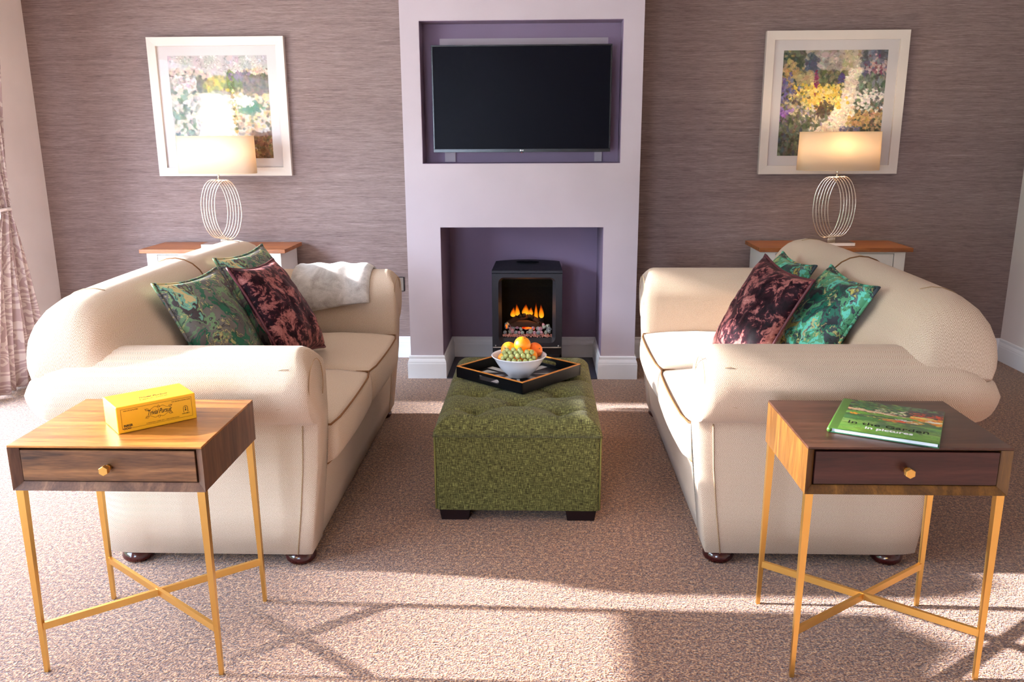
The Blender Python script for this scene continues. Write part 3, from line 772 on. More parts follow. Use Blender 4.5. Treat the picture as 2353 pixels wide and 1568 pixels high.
# pale inlay stripes on the tray base (flag like bars)
bars = [(-.16, .16, -.018, .018), (-.018, .018, -.16, .16)]
bm = bmesh.new()
for cx0, cx1, cy0, cy1 in ((-.17, .17, -.016, .016), (-.016, .016, -.17, -.02), (-.016, .016, .02, .17)): add_box(bm, cx0, cx1, cy0, cy1, .006, .0066)
for s1 in (-1, 1):
    for s2 in (-1, 1):
        for off in (0.03,):
            P = [(s1 * .032, s2 * .05), (s1 * .13, s2 * .15), (s1 * .15, s2 * .15), (s1 * .05, s2 * .05)]
            vs = [bm.verts.new((x, y, .0066)) for x, y in P]; f = bm.faces.new(vs)
            if f.normal.z < 0 or True: f.normal_update()
        P = [(s1 * .15, s2 * .035), (s1 * .15, s2 * .10), (s1 * .085, s2 * .035)]
        bm.faces.new([bm.verts.new((x, y, .0066)) for x, y in P])
simple('inlay_pale', srgb(186, 180, 176), 0.35)
bm_obj('inlay', bm, 'inlay_pale', tray)

BX, BY, BZ = -.090, 3.405, TZ + .0068
bowl = empty('fruit_bowl', (BX, BY, BZ), 0, 'white ceramic bowl holding oranges and grapes', 'bowl')
lathe('bowl_body', [(.001, .004), (.040, .004), (.043, 0), (.047, 0), (.049, .006), (.055, .012), (.078, .035), (.096, .062), (.108, .083), (.1155, .0885), (.1165, .091), (.114, .0925), (.106, .088), (.092, .064), (.073, .037), (.050, .015), (.001, .011)], 'ceramic', bowl, 48)
def orange(x, y, z, r, mat, label, tilt=(0, 0), sq=0.96):
    o = empty('orange', (BX + x, BY + y, BZ + z), 0, label, 'orange', 'oranges in the bowl'); o.rotation_euler = (tilt[0], tilt[1], 0)
    prof = []
    for k in range(17):
        a = -PI / 2 + PI * k / 16; d = .0025 * math.exp(-((PI / 2 - a) / .18) ** 2)
        prof.append((max(.0004, r * math.cos(a)), sq * r * math.sin(a) - d))
    lathe('peel', prof, mat, o, 28); lathe('navel', [(.0005, .002), (.0022, .0014), (.003, -.001), (.0028, -.003)][::-1], 'stem_green', o, 8, (0, 0, sq * r - .0025))
orange(-.045, .042, .103, .033, 'orange_skin', 'orange at left of bowl with visible navel', (.9, -.9))
orange(.014, .020, .130, .0355, 'orange_skin', 'topmost orange in the bowl', (.2, .3))
orange(.046, -.020, .089, .032, 'orange_skin', 'orange at front right of bowl with bright highlight', (.4, .2))
orange(.066, .044, .100, .033, 'orange_skin_deep', 'deep reddish orange at far right of bowl', (.7, 1.0))
orange(-.060, -.010, .075, .030, 'orange_skin', 'orange low at left beside the grapes', (-.5, -.7))
orange(.000, .005, .052, .034, 'orange_skin', 'orange buried in middle of bowl', (.1, .1))
gb = empty('grape_bunch', (BX, BY, BZ), 0, 'bunch of green grapes heaped in front of the oranges', 'grapes')
gp = []
for yy, zz, xs in ((-.086, .0865, (-.040, -.017, .006, .029, .050)), (-.068, .088, (-.062, .060)), (-.071, .1035, (-.050, -.028, -.005, .018, .041)), (-.053, .112, (-.060, -.036, -.013, .010, .033, .054)), (-.043, .121, (-.046, -.022, .002))):
    for x in xs: gp.append((x + random.uniform(-.002, .002), yy + .18 * x * x / .06 + random.uniform(-.002, .002), zz + random.uniform(-.003, .003)))
gm = None
for k, (x, y, z) in enumerate(gp):
    if gm is None:
        g = lathe('grape', [(max(.0003, .0112 * math.cos(-PI / 2 + PI * q / 10)), .0125 * math.sin(-PI / 2 + PI * q / 10)) for q in range(11)], 'grape_skin', gb, 16); gm = g
    else:
        g = gm.copy(); COL.objects.link(g); g.parent = gb
    g.location = (x, y, z); g.rotation_euler = (random.uniform(-.7, .7), random.uniform(-.7, .7), 0)
tube('stem', [(-.045, -.045, .118), (-.02, -.052, .118), (.01, -.054, .112), (.045, -.048, .108)], .0016, 'stem_green', gb, 6)

# ------------------------------------------------------------------ side tables
def side_table(x0, y0, w, d, top, bot, mats, label):
    root = empty('side_table', (x0, y0, 0), 0, label, 'side table', 'pair of side tables')
    mt, ms, md = mats; ins, insT, insB, dep = .021, .013, .019, .016
    box('top_panel', .0, w, .0, d, top - .006, top, mt, root, .0008, 1)
    case = bmesh.new()
    # front frame with slope to the inset opening
    O = [(0, 0, bot), (w, 0, bot), (w, 0, top - .006), (0, 0, top - .006)]; I = [(ins, dep, bot + insB), (w - ins, dep, bot + insB), (w - ins, dep, top - insT), (ins, dep, top - insT)]
    B = [(ins, d - .02, bot + insB), (w - ins, d - .02, bot + insB), (w - ins, d - .02, top - insT), (ins, d - .02, top - insT)]
    R = [(0, d, bot), (w, d, bot), (w, d, top - .006), (0, d, top - .006)]
    vs = [[case.verts.new(p) for p in q] for q in (O, I, B, R)]
    for k in range(4):
        k2 = (k + 1) % 4
        case.faces.new((vs[0][k], vs[0][k2], vs[1][k2], vs[1][k])); case.faces.new((vs[1][k], vs[1][k2], vs[2][k2], vs[2][k])); case.faces.new((vs[0][k2], vs[0][k], vs[3][k], vs[3][k2]))
    case.faces.new(vs[2]); case.faces.new(vs[3][::-1]); bmesh.ops.recalc_face_normals(case, faces=case.faces[:])
    bm_obj('case', case, ms, root)
    dr = box('drawer', ins + .003, w - ins - .003, dep - .004, d - .03, bot + insB + .003, top - insT - .003, md, root, .001, 1)
    kz = (top + bot) / 2; kn = []
    hexa = lambda r, y: [(w / 2 + r * math.cos(PI / 6 + k * PI / 3), y, kz + r * math.sin(PI / 6 + k * PI / 3)) for k in range(6)]
    loft('knob', [hexa(.0085, dep - .004), hexa(.0085, dep - .010), hexa(.0070, dep - .010), hexa(.0070, dep - .018), hexa(.0115, dep - .018), hexa(.0125, dep - .020), hexa(.0125, dep - .032), hexa(.0118, dep - .033)], 'gold', dr, smooth=False)
    tp, bt, zs = .0195, .0105, .135
    feet = []
    for sx in (0, 1):
        for sy in (0, 1):
            cx = 0.004 if sx == 0 else w - .004; cy = .004 if sy == 0 else d - .004; gx = 1 if sx == 0 else -1; gy = 1 if sy == 0 else -1
            ring = lambda t, z, ox=0: [(cx + gx * a * t, cy + gy * b * t, z) for a, b in ((0, 0), (1, 0), (1, 1), (0, 1))]
            loft('leg', [ring(bt, 0), ring(tp, bot)], 'gold', root, smooth=False, flip=gx * gy < 0)
            bz = bt + (tp - bt) * zs / bot
            feet.append(((cx + gx * bz * .5), (cy + gy * bz * .5)))
    for a, b, dz in ((0, 3, 0), (1, 2, .001)):
        A = Vector(feet[a]); Bv = Vector(feet[b]); dr_ = (Bv - A).normalized(); nn = Vector((-dr_.y, dr_.x)) * .005
        P = [A + nn, A - nn, Bv - nn, Bv + nn]
        prism('stretcher', [(p.x, p.y) for p in P], zs - .010 + dz, zs + .010 + dz, 'gold', root)
    return root
side_table(-1.334, 1.930, .494, .382, .650, .529, ('walnut', 'walnut_side', 'walnut_drawer'), 'warm walnut side table with gold legs under the yellow box')
side_table(.658, 1.962, .496, .374, .650, .525, ('dark_oak', 'dark_oak_sun_side', 'dark_oak_drawer'), 'dark brown side table with gold legs under the green book')

# ------------------------------------------------------------------ game box
gx = Vector((math.cos(math.radians(41.5)), math.sin(math.radians(41.5)), 0))
LB, DBX, HB = .203, .122, .072
gbx = empty('game_box', (-1.089, 2.012, .6505), math.radians(41.5), 'yellow card game box on left walnut side table', 'box')
box('carton', 0, LB, 0, DBX, 0, HB - .0, 'yellow_card', gbx, .0025, 2)
F = lambda x, z: frame4((x, -.0004, z), (1, 0, 0), (0, 0, 1), (0, -1, 0))
text('lettering', 'Trivial Pursuit', .019, 'black_print', gbx, F(LB * .52, .041), .45, .9, .062)
text('lettering', 'PARKER', .0085, 'black_print', gbx, F(.026, .0185), 0, 1, .022, .0003)
text('lettering', 'FOR 2 TO 36 PLAYERS', .004, 'brown_print', gbx, F(.036, .0585), 0, 1, .036)
text('lettering', 'FOR USE WITH MASTER GAME', .004, 'brown_print', gbx, F(LB - .039, .0585), 0, 1, .048)
text('lettering', 'HORN ABBOT', .0042, 'black_print', gbx, F(LB - .0285, .0205), 0, 1, .020)
text('lettering', 'Trivial Pursuit', .016, 'brown_print', gbx, frame4((LB * .52, DBX * .40, HB + .0004), (1, 0, 0), (0, 1, 0), (0, 0, 1)), .45, .9, .075)
text('lettering', 'SUBSIDIARY CARD SET', .006, 'brown_print', gbx, frame4((LB * .52, DBX * .24, HB + .0004), (1, 0, 0), (0, 1, 0), (0, 0, 1)), 0, 1, .075)
text('lettering', 'SUBSIDIARY CARD SET - 1000 QUESTIONS', .003, 'brown_print', gbx, F(LB * .56, .0145), 0, 1, .085)
bm = bmesh.new(); lw = .0005
for x0, x1, z0, z1 in ((.011, LB - .011, .0635, .0635 + lw), (.011, LB - .011, .0105, .0105 + lw), (.011, .011 + lw, .0105, .0635), (LB - .011 - lw, LB - .011, .0105, .0635)): add_box(bm, x0, x1, -.0006, 0.001, z0, z1)
bm_obj('print_border', bm, 'brown_print', gbx)
def swirl(pts, r=.0004): tube('flourish', [(x, -.0003, z) for x, z in pts], r, 'brown_print', gbx, 5)
cx, cz = LB * .52, .041
for sgn, z0 in ((1, .052), (-1, .030)):
    for s2 in (-1, 1):
        swirl([(cx + s2 * (.002 + .034 * t), z0 + sgn * .004 * math.sin(t * 7) * (1 - .3 * t)) for t in [k / 18 for k in range(19)]])
        swirl([(cx + s2 * .030 + .004 * math.cos(a), z0 - sgn * .001 + .003 * math.sin(a)) for a in [k * 2 * PI / 12 for k in range(13)]])
    swirl([(cx + .0025 * math.cos(a), z0 + sgn * .003 + .003 * math.sin(a)) for a in [k * 2 * PI / 12 for k in range(13)]])
swirl([(LB - .034, .024), (LB - .034, .036)] + [(LB - .0285 + .0055 * math.cos(a), .036 + .0055 * math.sin(a)) for a in [PI - k * PI / 8 for k in range(9)]] + [(LB - .023, .024)], .0006)
lathe('figure', [(.0005, -.007), (.0022, -.005), (.0015, .001), (.002, .004), (.0005, .006)], 'black_print', gbx, 8, (LB - .0285, 0.0004, .0335), 1, .3)
for k in range(3): swirl([(.0165 + k * .0065 + .003 * math.cos(a), .0115 + .0022 * math.sin(a)) for a in [k2 * 2 * PI / 10 for k2 in range(11)]], .0007)

# ------------------------------------------------------------------ prints (painted cards)
class Canvas:
    def __init__(s, w, h, base): s.w, s.h = w, h; s.a = np.zeros((h, w, 3)); s.a[:] = np.array(base) / 255.0
    def dab(s, x, y, rx, ry, ang, col, alpha):
        X, Y = x * s.w, y * s.h; RX, RY = rx * s.w, ry * s.w; R = max(RX, RY) + 1
        x0, x1, y0, y1 = int(max(0, X - R)), int(min(s.w, X + R + 1)), int(max(0, Y - R)), int(min(s.h, Y + R + 1))
        if x0 >= x1 or y0 >= y1: return
        yy, xx = np.mgrid[y0:y1, x0:x1]; c, sn = math.cos(ang), math.sin(ang)
        u = ((xx - X) * c + (yy - Y) * sn) / RX; v = (-(xx - X) * sn + (yy - Y) * c) / RY
        m = np.clip(2.4 * (1 - (u * u + v * v)), 0, 1)[..., None] * alpha
        s.a[y0:y1, x0:x1] = s.a[y0:y1, x0:x1] * (1 - m) + np.array(col) / 255.0 * m
    def scatter(s, n, region, cols, r, alpha=.8, ang=None, asp=1.6):
        """region: (x0,x1,y0,y1) or callable mask"""
        for _ in range(n):
            if callable(region):
                for _t in range(30):
                    x, y = rng.random(), rng.random()
                    if region(x, y): break
                else: continue
            else:
                x = rng.uniform(region[0], region[1]); y = rng.uniform(region[2], region[3])
            c = np.array(cols[rng.integers(len(cols))], float) + rng.normal(0, 9, 3)
            rr = r * rng.uniform(.6, 1.4); s.dab(x, y, rr * asp, rr, rng.uniform(0, PI) if ang is None else ang + rng.normal(0, .35), np.clip(c, 0, 255), alpha)
    def blob(s, n, cx, cy, sx, sy, cols, r, alpha=.8, ang=None, asp=1.5):
        for _ in range(n):
            c = np.array(cols[rng.integers(len(cols))], float) + rng.normal(0, 9, 3); rr = r * rng.uniform(.6, 1.4)
            s.dab(cx + rng.normal(0, sx), cy + rng.normal(0, sy), rr * asp, rr, rng.uniform(0, PI) if ang is None else ang + rng.normal(0, .35), np.clip(c, 0, 255), alpha)
def stipple(c, n, r):
    for _ in range(n):
        x, y = rng.random(), rng.random(); col = c.a[min(c.h - 1, int(y * c.h)), min(c.w - 1, int(x * c.w))] * 255
        c.dab(x, y, r * 1.8, r * .7, rng.uniform(0, PI), np.clip(col * rng.uniform(.8, 1.2) + rng.normal(0, 5, 3), 0, 255), .75)
    return c
def printed(name, cv, w, h, mat, parent, m4, sat=0.72):
    lum = cv.a.mean(2, keepdims=True); cv.a = lum + (cv.a - lum) * sat
    ny, nx = cv.h, cv.w; xs = np.linspace(-w / 2, w / 2, nx); ys = np.linspace(h / 2, -h / 2, ny)
    gx_, gy_ = np.meshgrid(xs, ys); V = np.stack([gx_.ravel(), gy_.ravel(), np.zeros(nx * ny)], 1)
    idx = np.arange(nx * ny).reshape(ny, nx); Fq = np.stack([idx[:-1, :-1], idx[1:, :-1], idx[1:, 1:], idx[:-1, 1:]], -1).reshape(-1, 4)
    me = bpy.data.meshes.new(name); me.vertices.add(len(V)); me.vertices.foreach_set('co', V.ravel())
    me.loops.add(Fq.size); me.loops.foreach_set('vertex_index', Fq.ravel().astype(np.int32)); me.polygons.add(len(Fq))
    me.polygons.foreach_set('loop_start', np.arange(0, Fq.size, 4, dtype=np.int32)); me.update(calc_edges=True); me.validate()
    a = np.clip(cv.a.reshape(-1, 3), 0, 1); lin = np.where(a <= .04045, a / 12.92, ((a + .055) / 1.055) ** 2.4)
    ca = me.color_attributes.new('print', 'FLOAT_COLOR', 'POINT'); ca.data.foreach_set('color', np.concatenate([lin, np.ones((len(lin), 1))], 1).ravel())
    me.transform(m4); me.materials.append(M[mat]); o = bpy.data.objects.new(name, me); COL.objects.link(o); o.parent = parent; return o

GREEN = [(74, 88, 62), (92, 104, 76), (108, 116, 88), (60, 70, 56), (126, 130, 100)]
def garden_right():
    c = Canvas(270, 270, (120, 118, 96))
    c.scatter(500, (0, 1, 0, 1), GREEN, .03, .6)
    c.scatter(260, (0, .35, 0, .45), [(76, 84, 66), (90, 98, 80), (60, 68, 62), (112, 110, 84)], .025, .7)
    c.scatter(200, (.22, .62, 0, .2), [(176, 158, 146), (190, 172, 160), (152, 140, 128)], .022, .7)
    c.blob(60, .27, .14, .03, .05, [(72, 82, 104), (80, 88, 110)], .02, .7)
    c.scatter(130, (.6, .82, 0, .2), [(196, 172, 130), (182, 160, 118), (206, 186, 148)], .03, .8)
    c.scatter(160, (.76, 1, 0, .25), [(110, 110, 132), (92, 92, 116), (136, 130, 140), (84, 86, 92)], .022, .75)
    c.blob(80, .92, .18, .06, .05, [(190, 150, 140), (206, 170, 160), (150, 70, 90)], .012, .85)
    c.scatter(200, (.7, 1, .25, .5), [(104, 116, 92), (128, 136, 116), (84, 96, 76), (140, 140, 138)], .016, .8, PI / 2, 2.4)
    c.blob(70, .06, .22, .05, .08, [(190, 140, 70), (206, 160, 96)], .018, .7); c.blob(60, .25, .27, .05, .03, [(190, 156, 100), (170, 150, 100)], .02, .7)
    c.scatter(200, (.35, .62, .2, .36), [(86, 92, 62), (116, 116, 72), (140, 134, 84), (74, 78, 58)], .018, .7)
    # path
    edge = [(.0, .69, .78), (.2, .66, .74), (.3, .625, .70), (.45, .61, .69), (.55, .55, .69), (.65, .49, .69), (.72, .42, .70), (.78, .34, .74), (.9, .30, .8), (1, .28, .8)]
    le = lambda y: lerp_tab([(a, b) for a, b, d in edge], y); re = lambda y: lerp_tab([(a, d) for a, b, d in edge], y)
    c.scatter(900, lambda x, y: y > .18 and le(y) < x < re(y), [(240, 214, 184), (248, 226, 200), (232, 200, 166)], .018, .85, 0, 2.2)
    c.blob(90, .05, .40, .04, .07, [(110, 96, 150), (92, 80, 140), (130, 116, 160)], .014, .85, PI / 2); c.blob(60, .11, .47, .05, .05, [(104, 92, 146), (80, 74, 110)], .012, .8, PI / 2)
    c.blob(150, .27, .40, .08, .04, [(244, 190, 60), (236, 172, 36), (252, 210, 96)], .014, .9, None, 1.1); c.blob(150, .45, .43, .07, .055, [(244, 190, 60), (240, 180, 40), (252, 214, 110)], .014, .9, None, 1.1); c.blob(60, .30, .48, .05, .03, [(250, 204, 84), (240, 180, 50)], .014, .9, None, 1.1)
    c.blob(30, .33, .27, .008, .04, [(150, 40, 90), (130, 36, 80)], .009, .9)
    c.blob(24, .57, .26, .015, .02, [(84, 70, 130)], .012, .9)
    c.blob(120, .12, .52, .08, .06, [(200, 180, 130), (160, 140, 90), (96, 80, 60)], .012, .8); c.blob(60, .04, .6, .03, .035, [(150, 84, 180), (170, 104, 190)], .012, .9)
    c.blob(120, .28, .62, .07, .05, [(206, 176, 200), (222, 190, 150), (150, 130, 160), (120, 120, 84)], .010, .85, PI / 3, 2)
    c.blob(60, .42, .55, .04, .03, [(96, 70, 54), (84, 66, 46)], .014, .7)
    c.scatter(200, (0, .3, .62, 1), [(92, 92, 66), (110, 106, 80), (70, 72, 60), (130, 120, 96), (84, 92, 100)], .016, .75, PI / 2)
    c.blob(150, .86, .46, .075, .05, [(236, 222, 206), (228, 212, 194), (244, 234, 222)], .011, .9, 0, 1.5); c.blob(60, .95, .52, .05, .05, [(120, 118, 110), (96, 100, 92), (230, 220, 210)], .012, .8)
    c.blob(140, .80, .66, .05, .04, [(232, 180, 104), (214, 160, 84), (196, 146, 80)], .013, .9, None, 1.2); c.blob(140, .92, .64, .05, .05, [(226, 176, 116), (206, 150, 90), (110, 96, 70)], .013, .85, None, 1.2)
    c.scatter(60, (.6, .8, .72, .78), [(110, 104, 150), (140, 130, 160)], .010, .8); c.scatter(150, (.7, 1, .74, 1), [(90, 86, 70), (120, 110, 84), (190, 150, 96)], .014, .75)
    return c
def garden_left():
    c = Canvas(270, 270, (190, 180, 176))
    c.scatter(250, (0, 1, 0, .28), [(184, 174, 172), (198, 188, 188), (176, 164, 160), (206, 190, 180)], .045, .5, PI / 2, 1.5)
    hz = lambda x: .15 + .11 * math.exp(-((x - .55) / .16) ** 2)
    c.scatter(800, lambda x, y: hz(x) < y < .36, [(110, 98, 84), (124, 108, 90), (96, 92, 76), (112, 118, 84), (136, 120, 100)], .02, .75, PI / 2)
    c.scatter(160, lambda x, y: hz(x) - .03 < y < hz(x) + .03, [(216, 176, 150), (226, 190, 166), (200, 168, 146)], .014, .75)
    c.blob(110, .48, .27, .06, .03, [(190, 170, 70), (206, 180, 60), (150, 146, 76)], .018, .85, PI / 2); c.blob(90, .63, .26, .04, .04, [(122, 138, 76), (104, 122, 72)], .018, .85, PI / 2); c.blob(60, .72, .2, .05, .02, [(120, 112, 140), (140, 124, 130)], .014, .7)
    c.scatter(300, (.0, .26, .2, .4), [(226, 200, 194), (212, 186, 178), (190, 170, 158), (150, 140, 124)], .014, .85)
    c.scatter(300, (.0, .25, .33, 1), [(108, 128, 104), (96, 116, 100), (206, 188, 170), (190, 170, 150), (130, 146, 130)], .018, .8)
    c.scatter(500, (.25, .75, .36, 1), [(170, 160, 146), (204, 184, 160), (214, 196, 176), (140, 138, 118)], .022, .75)
    pe = lambda y: (.34 - .02 * y, .50 + .14 * (y - .36) / .4)
    c.scatter(600, lambda x, y: y > .38 and pe(y)[0] < x < pe(y)[1], [(240, 220, 200), (248, 230, 210), (232, 206, 178)], .025, .8, 0, 2)
    c.scatter(420, (.62, 1, .3, .95), [(216, 168, 96), (228, 186, 124), (190, 150, 96), (116, 110, 80), (206, 180, 150)], .015, .85, None, 1.2)
    c.scatter(160, (.75, 1, .2, .36), [(120, 110, 100), (140, 126, 112), (104, 100, 92)], .016, .75)
    c.blob(70, .80, .50, .05, .03, [(70, 120, 92), (90, 136, 108)], .02, .7); c.blob(80, .72, .44, .05, .03, [(220, 196, 180), (232, 214, 200)], .012, .85)
    c.scatter(200, (.78, 1, .74, 1), [(126, 84, 44), (150, 104, 60), (100, 66, 36)], .016, .8)
    return c

# ------------------------------------------------------------------ framed pictures
def picture(x0, x1, z0, z1, canvas, label):
    cx, cz = (x0 + x1) / 2, (z0 + z1) / 2; w, h = x1 - x0, z1 - z0
    root = empty('framed_picture', (cx, DW, cz), 0, label, 'picture', 'pair of framed garden pictures')
    fw, dp = .050, .035
    O = [(-w / 2, -h / 2), (w / 2, -h / 2), (w / 2, h / 2), (-w / 2, h / 2)]
    for k in range(4):   # four mitred rails
        a, b = Vector(O[k]), Vector(O[(k + 1) % 4]); ia = Vector((a.x - math.copysign(fw, a.x), a.y - math.copysign(fw, a.y))); ib = Vector((b.x - math.copysign(fw, b.x), b.y - math.copysign(fw, b.y)))
        bm = bmesh.new()
        F0 = [bm.verts.new((p.x, y, p.y)) for p, y in ((a, -.002), (b, -.002), (ib, -.002), (ia, -.002))]
        F1 = [bm.verts.new((p.x, y, p.y)) for p, y in ((a, -dp), (b, -dp), (ib, -dp + .004), (ia, -dp + .004))]
        bm.faces.new(F0); bm.faces.new(F1[::-1])
        for i in range(4): bm.faces.new((F0[i], F1[i], F1[(i + 1) % 4], F0[(i + 1) % 4]))
        bmesh.ops.recalc_face_normals(bm, faces=bm.faces[:]); bm_obj('frame_rail', bm, 'picture_frame', root)
    box('mount', -w / 2 + fw - .003, w / 2 - fw + .003, -.014, -.004, -h / 2 + fw - .003, h / 2 - fw + .003, 'mount_card', root)
    pw, ph = .602, .602
    printed('print', canvas, pw, ph, 'printed_paper', root, frame4((0, -.0146, 0), (1, 0, 0), (0, 0, 1), (0, -1, 0)))
    box('glass', -w / 2 + fw - .002, w / 2 - fw + .002, -.021, -.019, -h / 2 + fw - .002, h / 2 - fw + .002, 'picture_glass', root)
picture(-2.354, -1.530, 1.158, 1.970, stipple(garden_left(), 2600, .008), 'white framed garden print at left of chimney breast')
picture(1.308, 2.130, 1.157, 1.974, stipple(garden_right(), 2600, .008), 'white framed garden path print at right of chimney breast')

# ------------------------------------------------------------------ sideboards
def sideboard(x0, x1, top, topmat, label):
    y0, y1 = 4.845, 5.205; root = empty('sideboard', ((x0 + x1) / 2, y0, 0), 0, label, 'sideboard', 'pair of sideboards'); w = (x1 - x0) / 2; d = y1 - y0
    box('worktop', -w, w, 0, d, top - .023, top, topmat, root, .002, 2)
    b0, b1 = -w + .034, w - .034; yb = .022; zt = top - .024; st = .062
    bm = bmesh.new()
    add_box(bm, b0, b1, yb + .02, d - .005, .05, zt)                                            # carcass
    add_box(bm, b0, b0 + st, yb, yb + .02, .02, zt); add_box(bm, b1 - st, b1, yb, yb + .02, .02, zt)   # stiles
    add_box(bm, b0 + st, b1 - st, yb, yb + .02, zt - .010, zt); add_box(bm, b0 + st, b1 - st, yb, yb + .02, .05, .10)
    add_box(bm, b0 + st, b1 - st, yb, yb + .02, zt - .19, zt - .165)
    bm_obj('carcass', bm, 'cabinet_white', root)
    dr = box('drawer', b0 + st + .003, b1 - st - .003, yb + .002, yb + .018, zt - .162, zt - .013, 'cabinet_white', root, .001, 1)
    for sx in (-.18, .18): lathe('knob', [(.001, 0), (.010, .002), (.014, .008), (.012, .014), (.001, .017)], 'brushed_steel', dr, 14, (sx, yb - .01, zt - .085))
    for a, b in ((b0 + st + .003, -.0015), (.0015, b1 - st - .003)):
        dd = box('door', a, b, yb + .002, yb + .018, .103, zt - .193, 'cabinet_white', root, .001, 1)
        box('door_panel', a + .05, b - .05, yb - .001, yb + .002, .16, zt - .25, 'cabinet_white', dd, .001, 1)
    return root
sideboard(-2.364, -1.496, .7505, 'oak_top', 'white sideboard with oak top behind left sofa')
sideboard(1.256, 2.124, .757, 'oak_top', 'white sideboard with oak top behind right sofa')

# ------------------------------------------------------------------ table lamps
def lamp(x, y, z0, mirror, label, shade_rot=0):
    root = empty('table_lamp', (x, y, z0), 0, label, 'lamp', 'pair of ring lamps'); s = mirror
    box('base', -.118, .118, -.062, .062, 0, .022, 'chrome', root, .002, 2)
    zc, rx, rz = .20, .072, .172
    for k in range(6):
        ox = s * (-.052 + k * .0208); oy = .030 - k * .012; tilt = .0
        pts = []
        for q in range(40):
            a = 2 * PI * q / 40; wob = 1 + .012 * math.sin(7 * a + k * 1.7)
            pts.append((ox + rx * wob * math.cos(a), oy + .02 * math.cos(a) * s, zc + .022 + rz * math.sin(a)))
        tube('ring', pts, .0034, 'chrome', root, 8, closed=True)
        lathe('peg', [(.003, 0), (.003, .030)], 'chrome', root, 8, (ox * .55, oy, .02))
    lathe('stem', [(.006, 0), (.006, .075)], 'chrome', root, 12, (0, 0, zc + rz + .012))
    lathe('collar', [(.02, 0), (.022, .006), (.02, .012)], 'chrome', root, 16, (0, 0, zc + rz + .012))
    zb = .433; sh = .212
    if True:
        n = 64; ex, ey = .226, .105
        def oval(t, k, a_, b_):
            a = 2 * PI * k / n; c, s_ = math.cos(a), math.sin(a); p = 2 / 2.6
            return (a_ * math.copysign(abs(c) ** p, c), b_ * math.copysign(abs(s_) ** p, s_), t)
        o = loft('shade', [[oval(zb, k, ex, ey) for k in range(n)], [oval(zb + sh, k, ex - .004, ey - .003) for k in range(n)], [oval(zb + sh, k, ex - .006, ey - .005) for k in range(n)], [oval(zb, k, ex - .002, ey - .002) for k in range(n)]], 'lamp_shade', root, loop=True)
        o.rotation_euler = (0, 0, shade_rot)
        for zz in (zb, zb + sh): tube('shade_trim', [oval(zz, k, ex - .001 - (.003 if zz > zb else 0), ey - .001) for k in range(n)], .0014, 'shade_trim', o, 6, closed=True)
    b = lathe('bulb', [(.001, .0), (.013, .004), (.014, .02), (.028, .045), (.032, .065), (.026, .088), (.001, .098)], 'bulb', root, 16, (0, 0, zb + .035))
    L = bpy.data.lights.new('lamp_light', 'POINT'); L.energy = 3.4; L.color = (1.0, .81, .57); L.shadow_soft_size = .085
    lo = bpy.data.objects.new('lamp_light', L); COL.objects.link(lo); lo.parent = root; lo.location = (0, 0, zb + .16)
lamp(-1.895, 4.96, .7515, 1, 'chrome ring table lamp with lit shade on left sideboard')
lamp(1.695, 4.96, .758, -1, 'chrome ring table lamp with lit shade on right sideboard', math.radians(-4))

# ------------------------------------------------------------------ television
TX0, TX1, TZ0, TZ1, TYF = -.598, .381, 1.302, 1.868, 4.772
tv = empty('television', ((TX0 + TX1) / 2, NYB, (TZ0 + TZ1) / 2), 0, 'black flat television mounted in chimney breast niche', 'television')
tw_, th_ = (TX1 - TX0) / 2, (TZ1 - TZ0) / 2; yf = TYF - NYB
box('housing', -tw_, tw_, yf + .004, yf + .045, -th_, th_, 'tv_bezel', tv, .002, 1)
box('screen', -tw_ + .008, tw_ - .008, yf + .0028, yf + .006, -th_ + .018, th_ - .008, 'tv_screen', tv)
for nm, a in (('bezel', (-tw_, tw_, -th_, -th_ + .018)), ('bezel', (-tw_, tw_, th_ - .008, th_)), ('bezel', (-tw_, -tw_ + .008, -th_ + .018, th_ - .008)), ('bezel', (tw_ - .008, tw_, -th_ + .018, th_ - .008))):
    box(nm, a[0], a[1], yf, yf + .006, a[2], a[3], 'tv_bezel', tv, .001, 1)
lathe('logo', [(.0002, -.0045), (.0032, -.0032), (.0045, 0), (.0032, .0032), (.0002, .0045)], 'white_print', tv, 12, (-.0055, yf - .0002, -th_ + .0095), 1, .1)
text('lettering', 'LG', .0085, 'white_print', tv, frame4((.0055, yf - .0003, -th_ + .0095), (1, 0, 0), (0, 0, 1), (0, -1, 0)), 0, 1, .0095, .0003)
box('sensor', -.012, .012, yf + .002, yf + .02, -th_ - .004, -th_ + .001, 'tv_bezel', tv, .001, 1); box('standby_light', -.003, .003, yf + .001, yf + .004, -th_ - .0045, -th_ - .001, 'red_led', tv)
bm = bmesh.new(); add_box(bm, -.455, .475, -.012, -.0, th_ - .02, th_ + .045); bm_obj('wall_plate', bm, 'plaster_pale', tv)
for xa, xb in ((-.44, -.38), (.41, .452)): box('mount_rail', xa, xb, -.012, 0, -th_ - .055, th_ - .02, 'plaster_pale', tv)
box('bracket', -.2, .2, yf + .045, -.0, -.15, .15, 'tv_bezel', tv)

# ------------------------------------------------------------------ wall socket
sk = empty('wall_socket', (-.910, DW, .478), 0, 'brushed steel wall socket with black surround beside chimney breast', 'socket')
box('surround', -.046, .046, -.006, 0, -.046, .046, 'socket_black', sk, .001, 1); box('plate', -.042, .040, -.010, -.004, -.042, .042, 'brushed_steel', sk, .001, 1)
lathe('screw', [(.001, 0), (.003, 0), (.003, .001), (.001, .001)], 'chrome', sk, 8, (.022, -.0105, 0)); box('aerial_port', -.012, .004, -.013, -.008, -.008, .008, 'socket_black', sk)

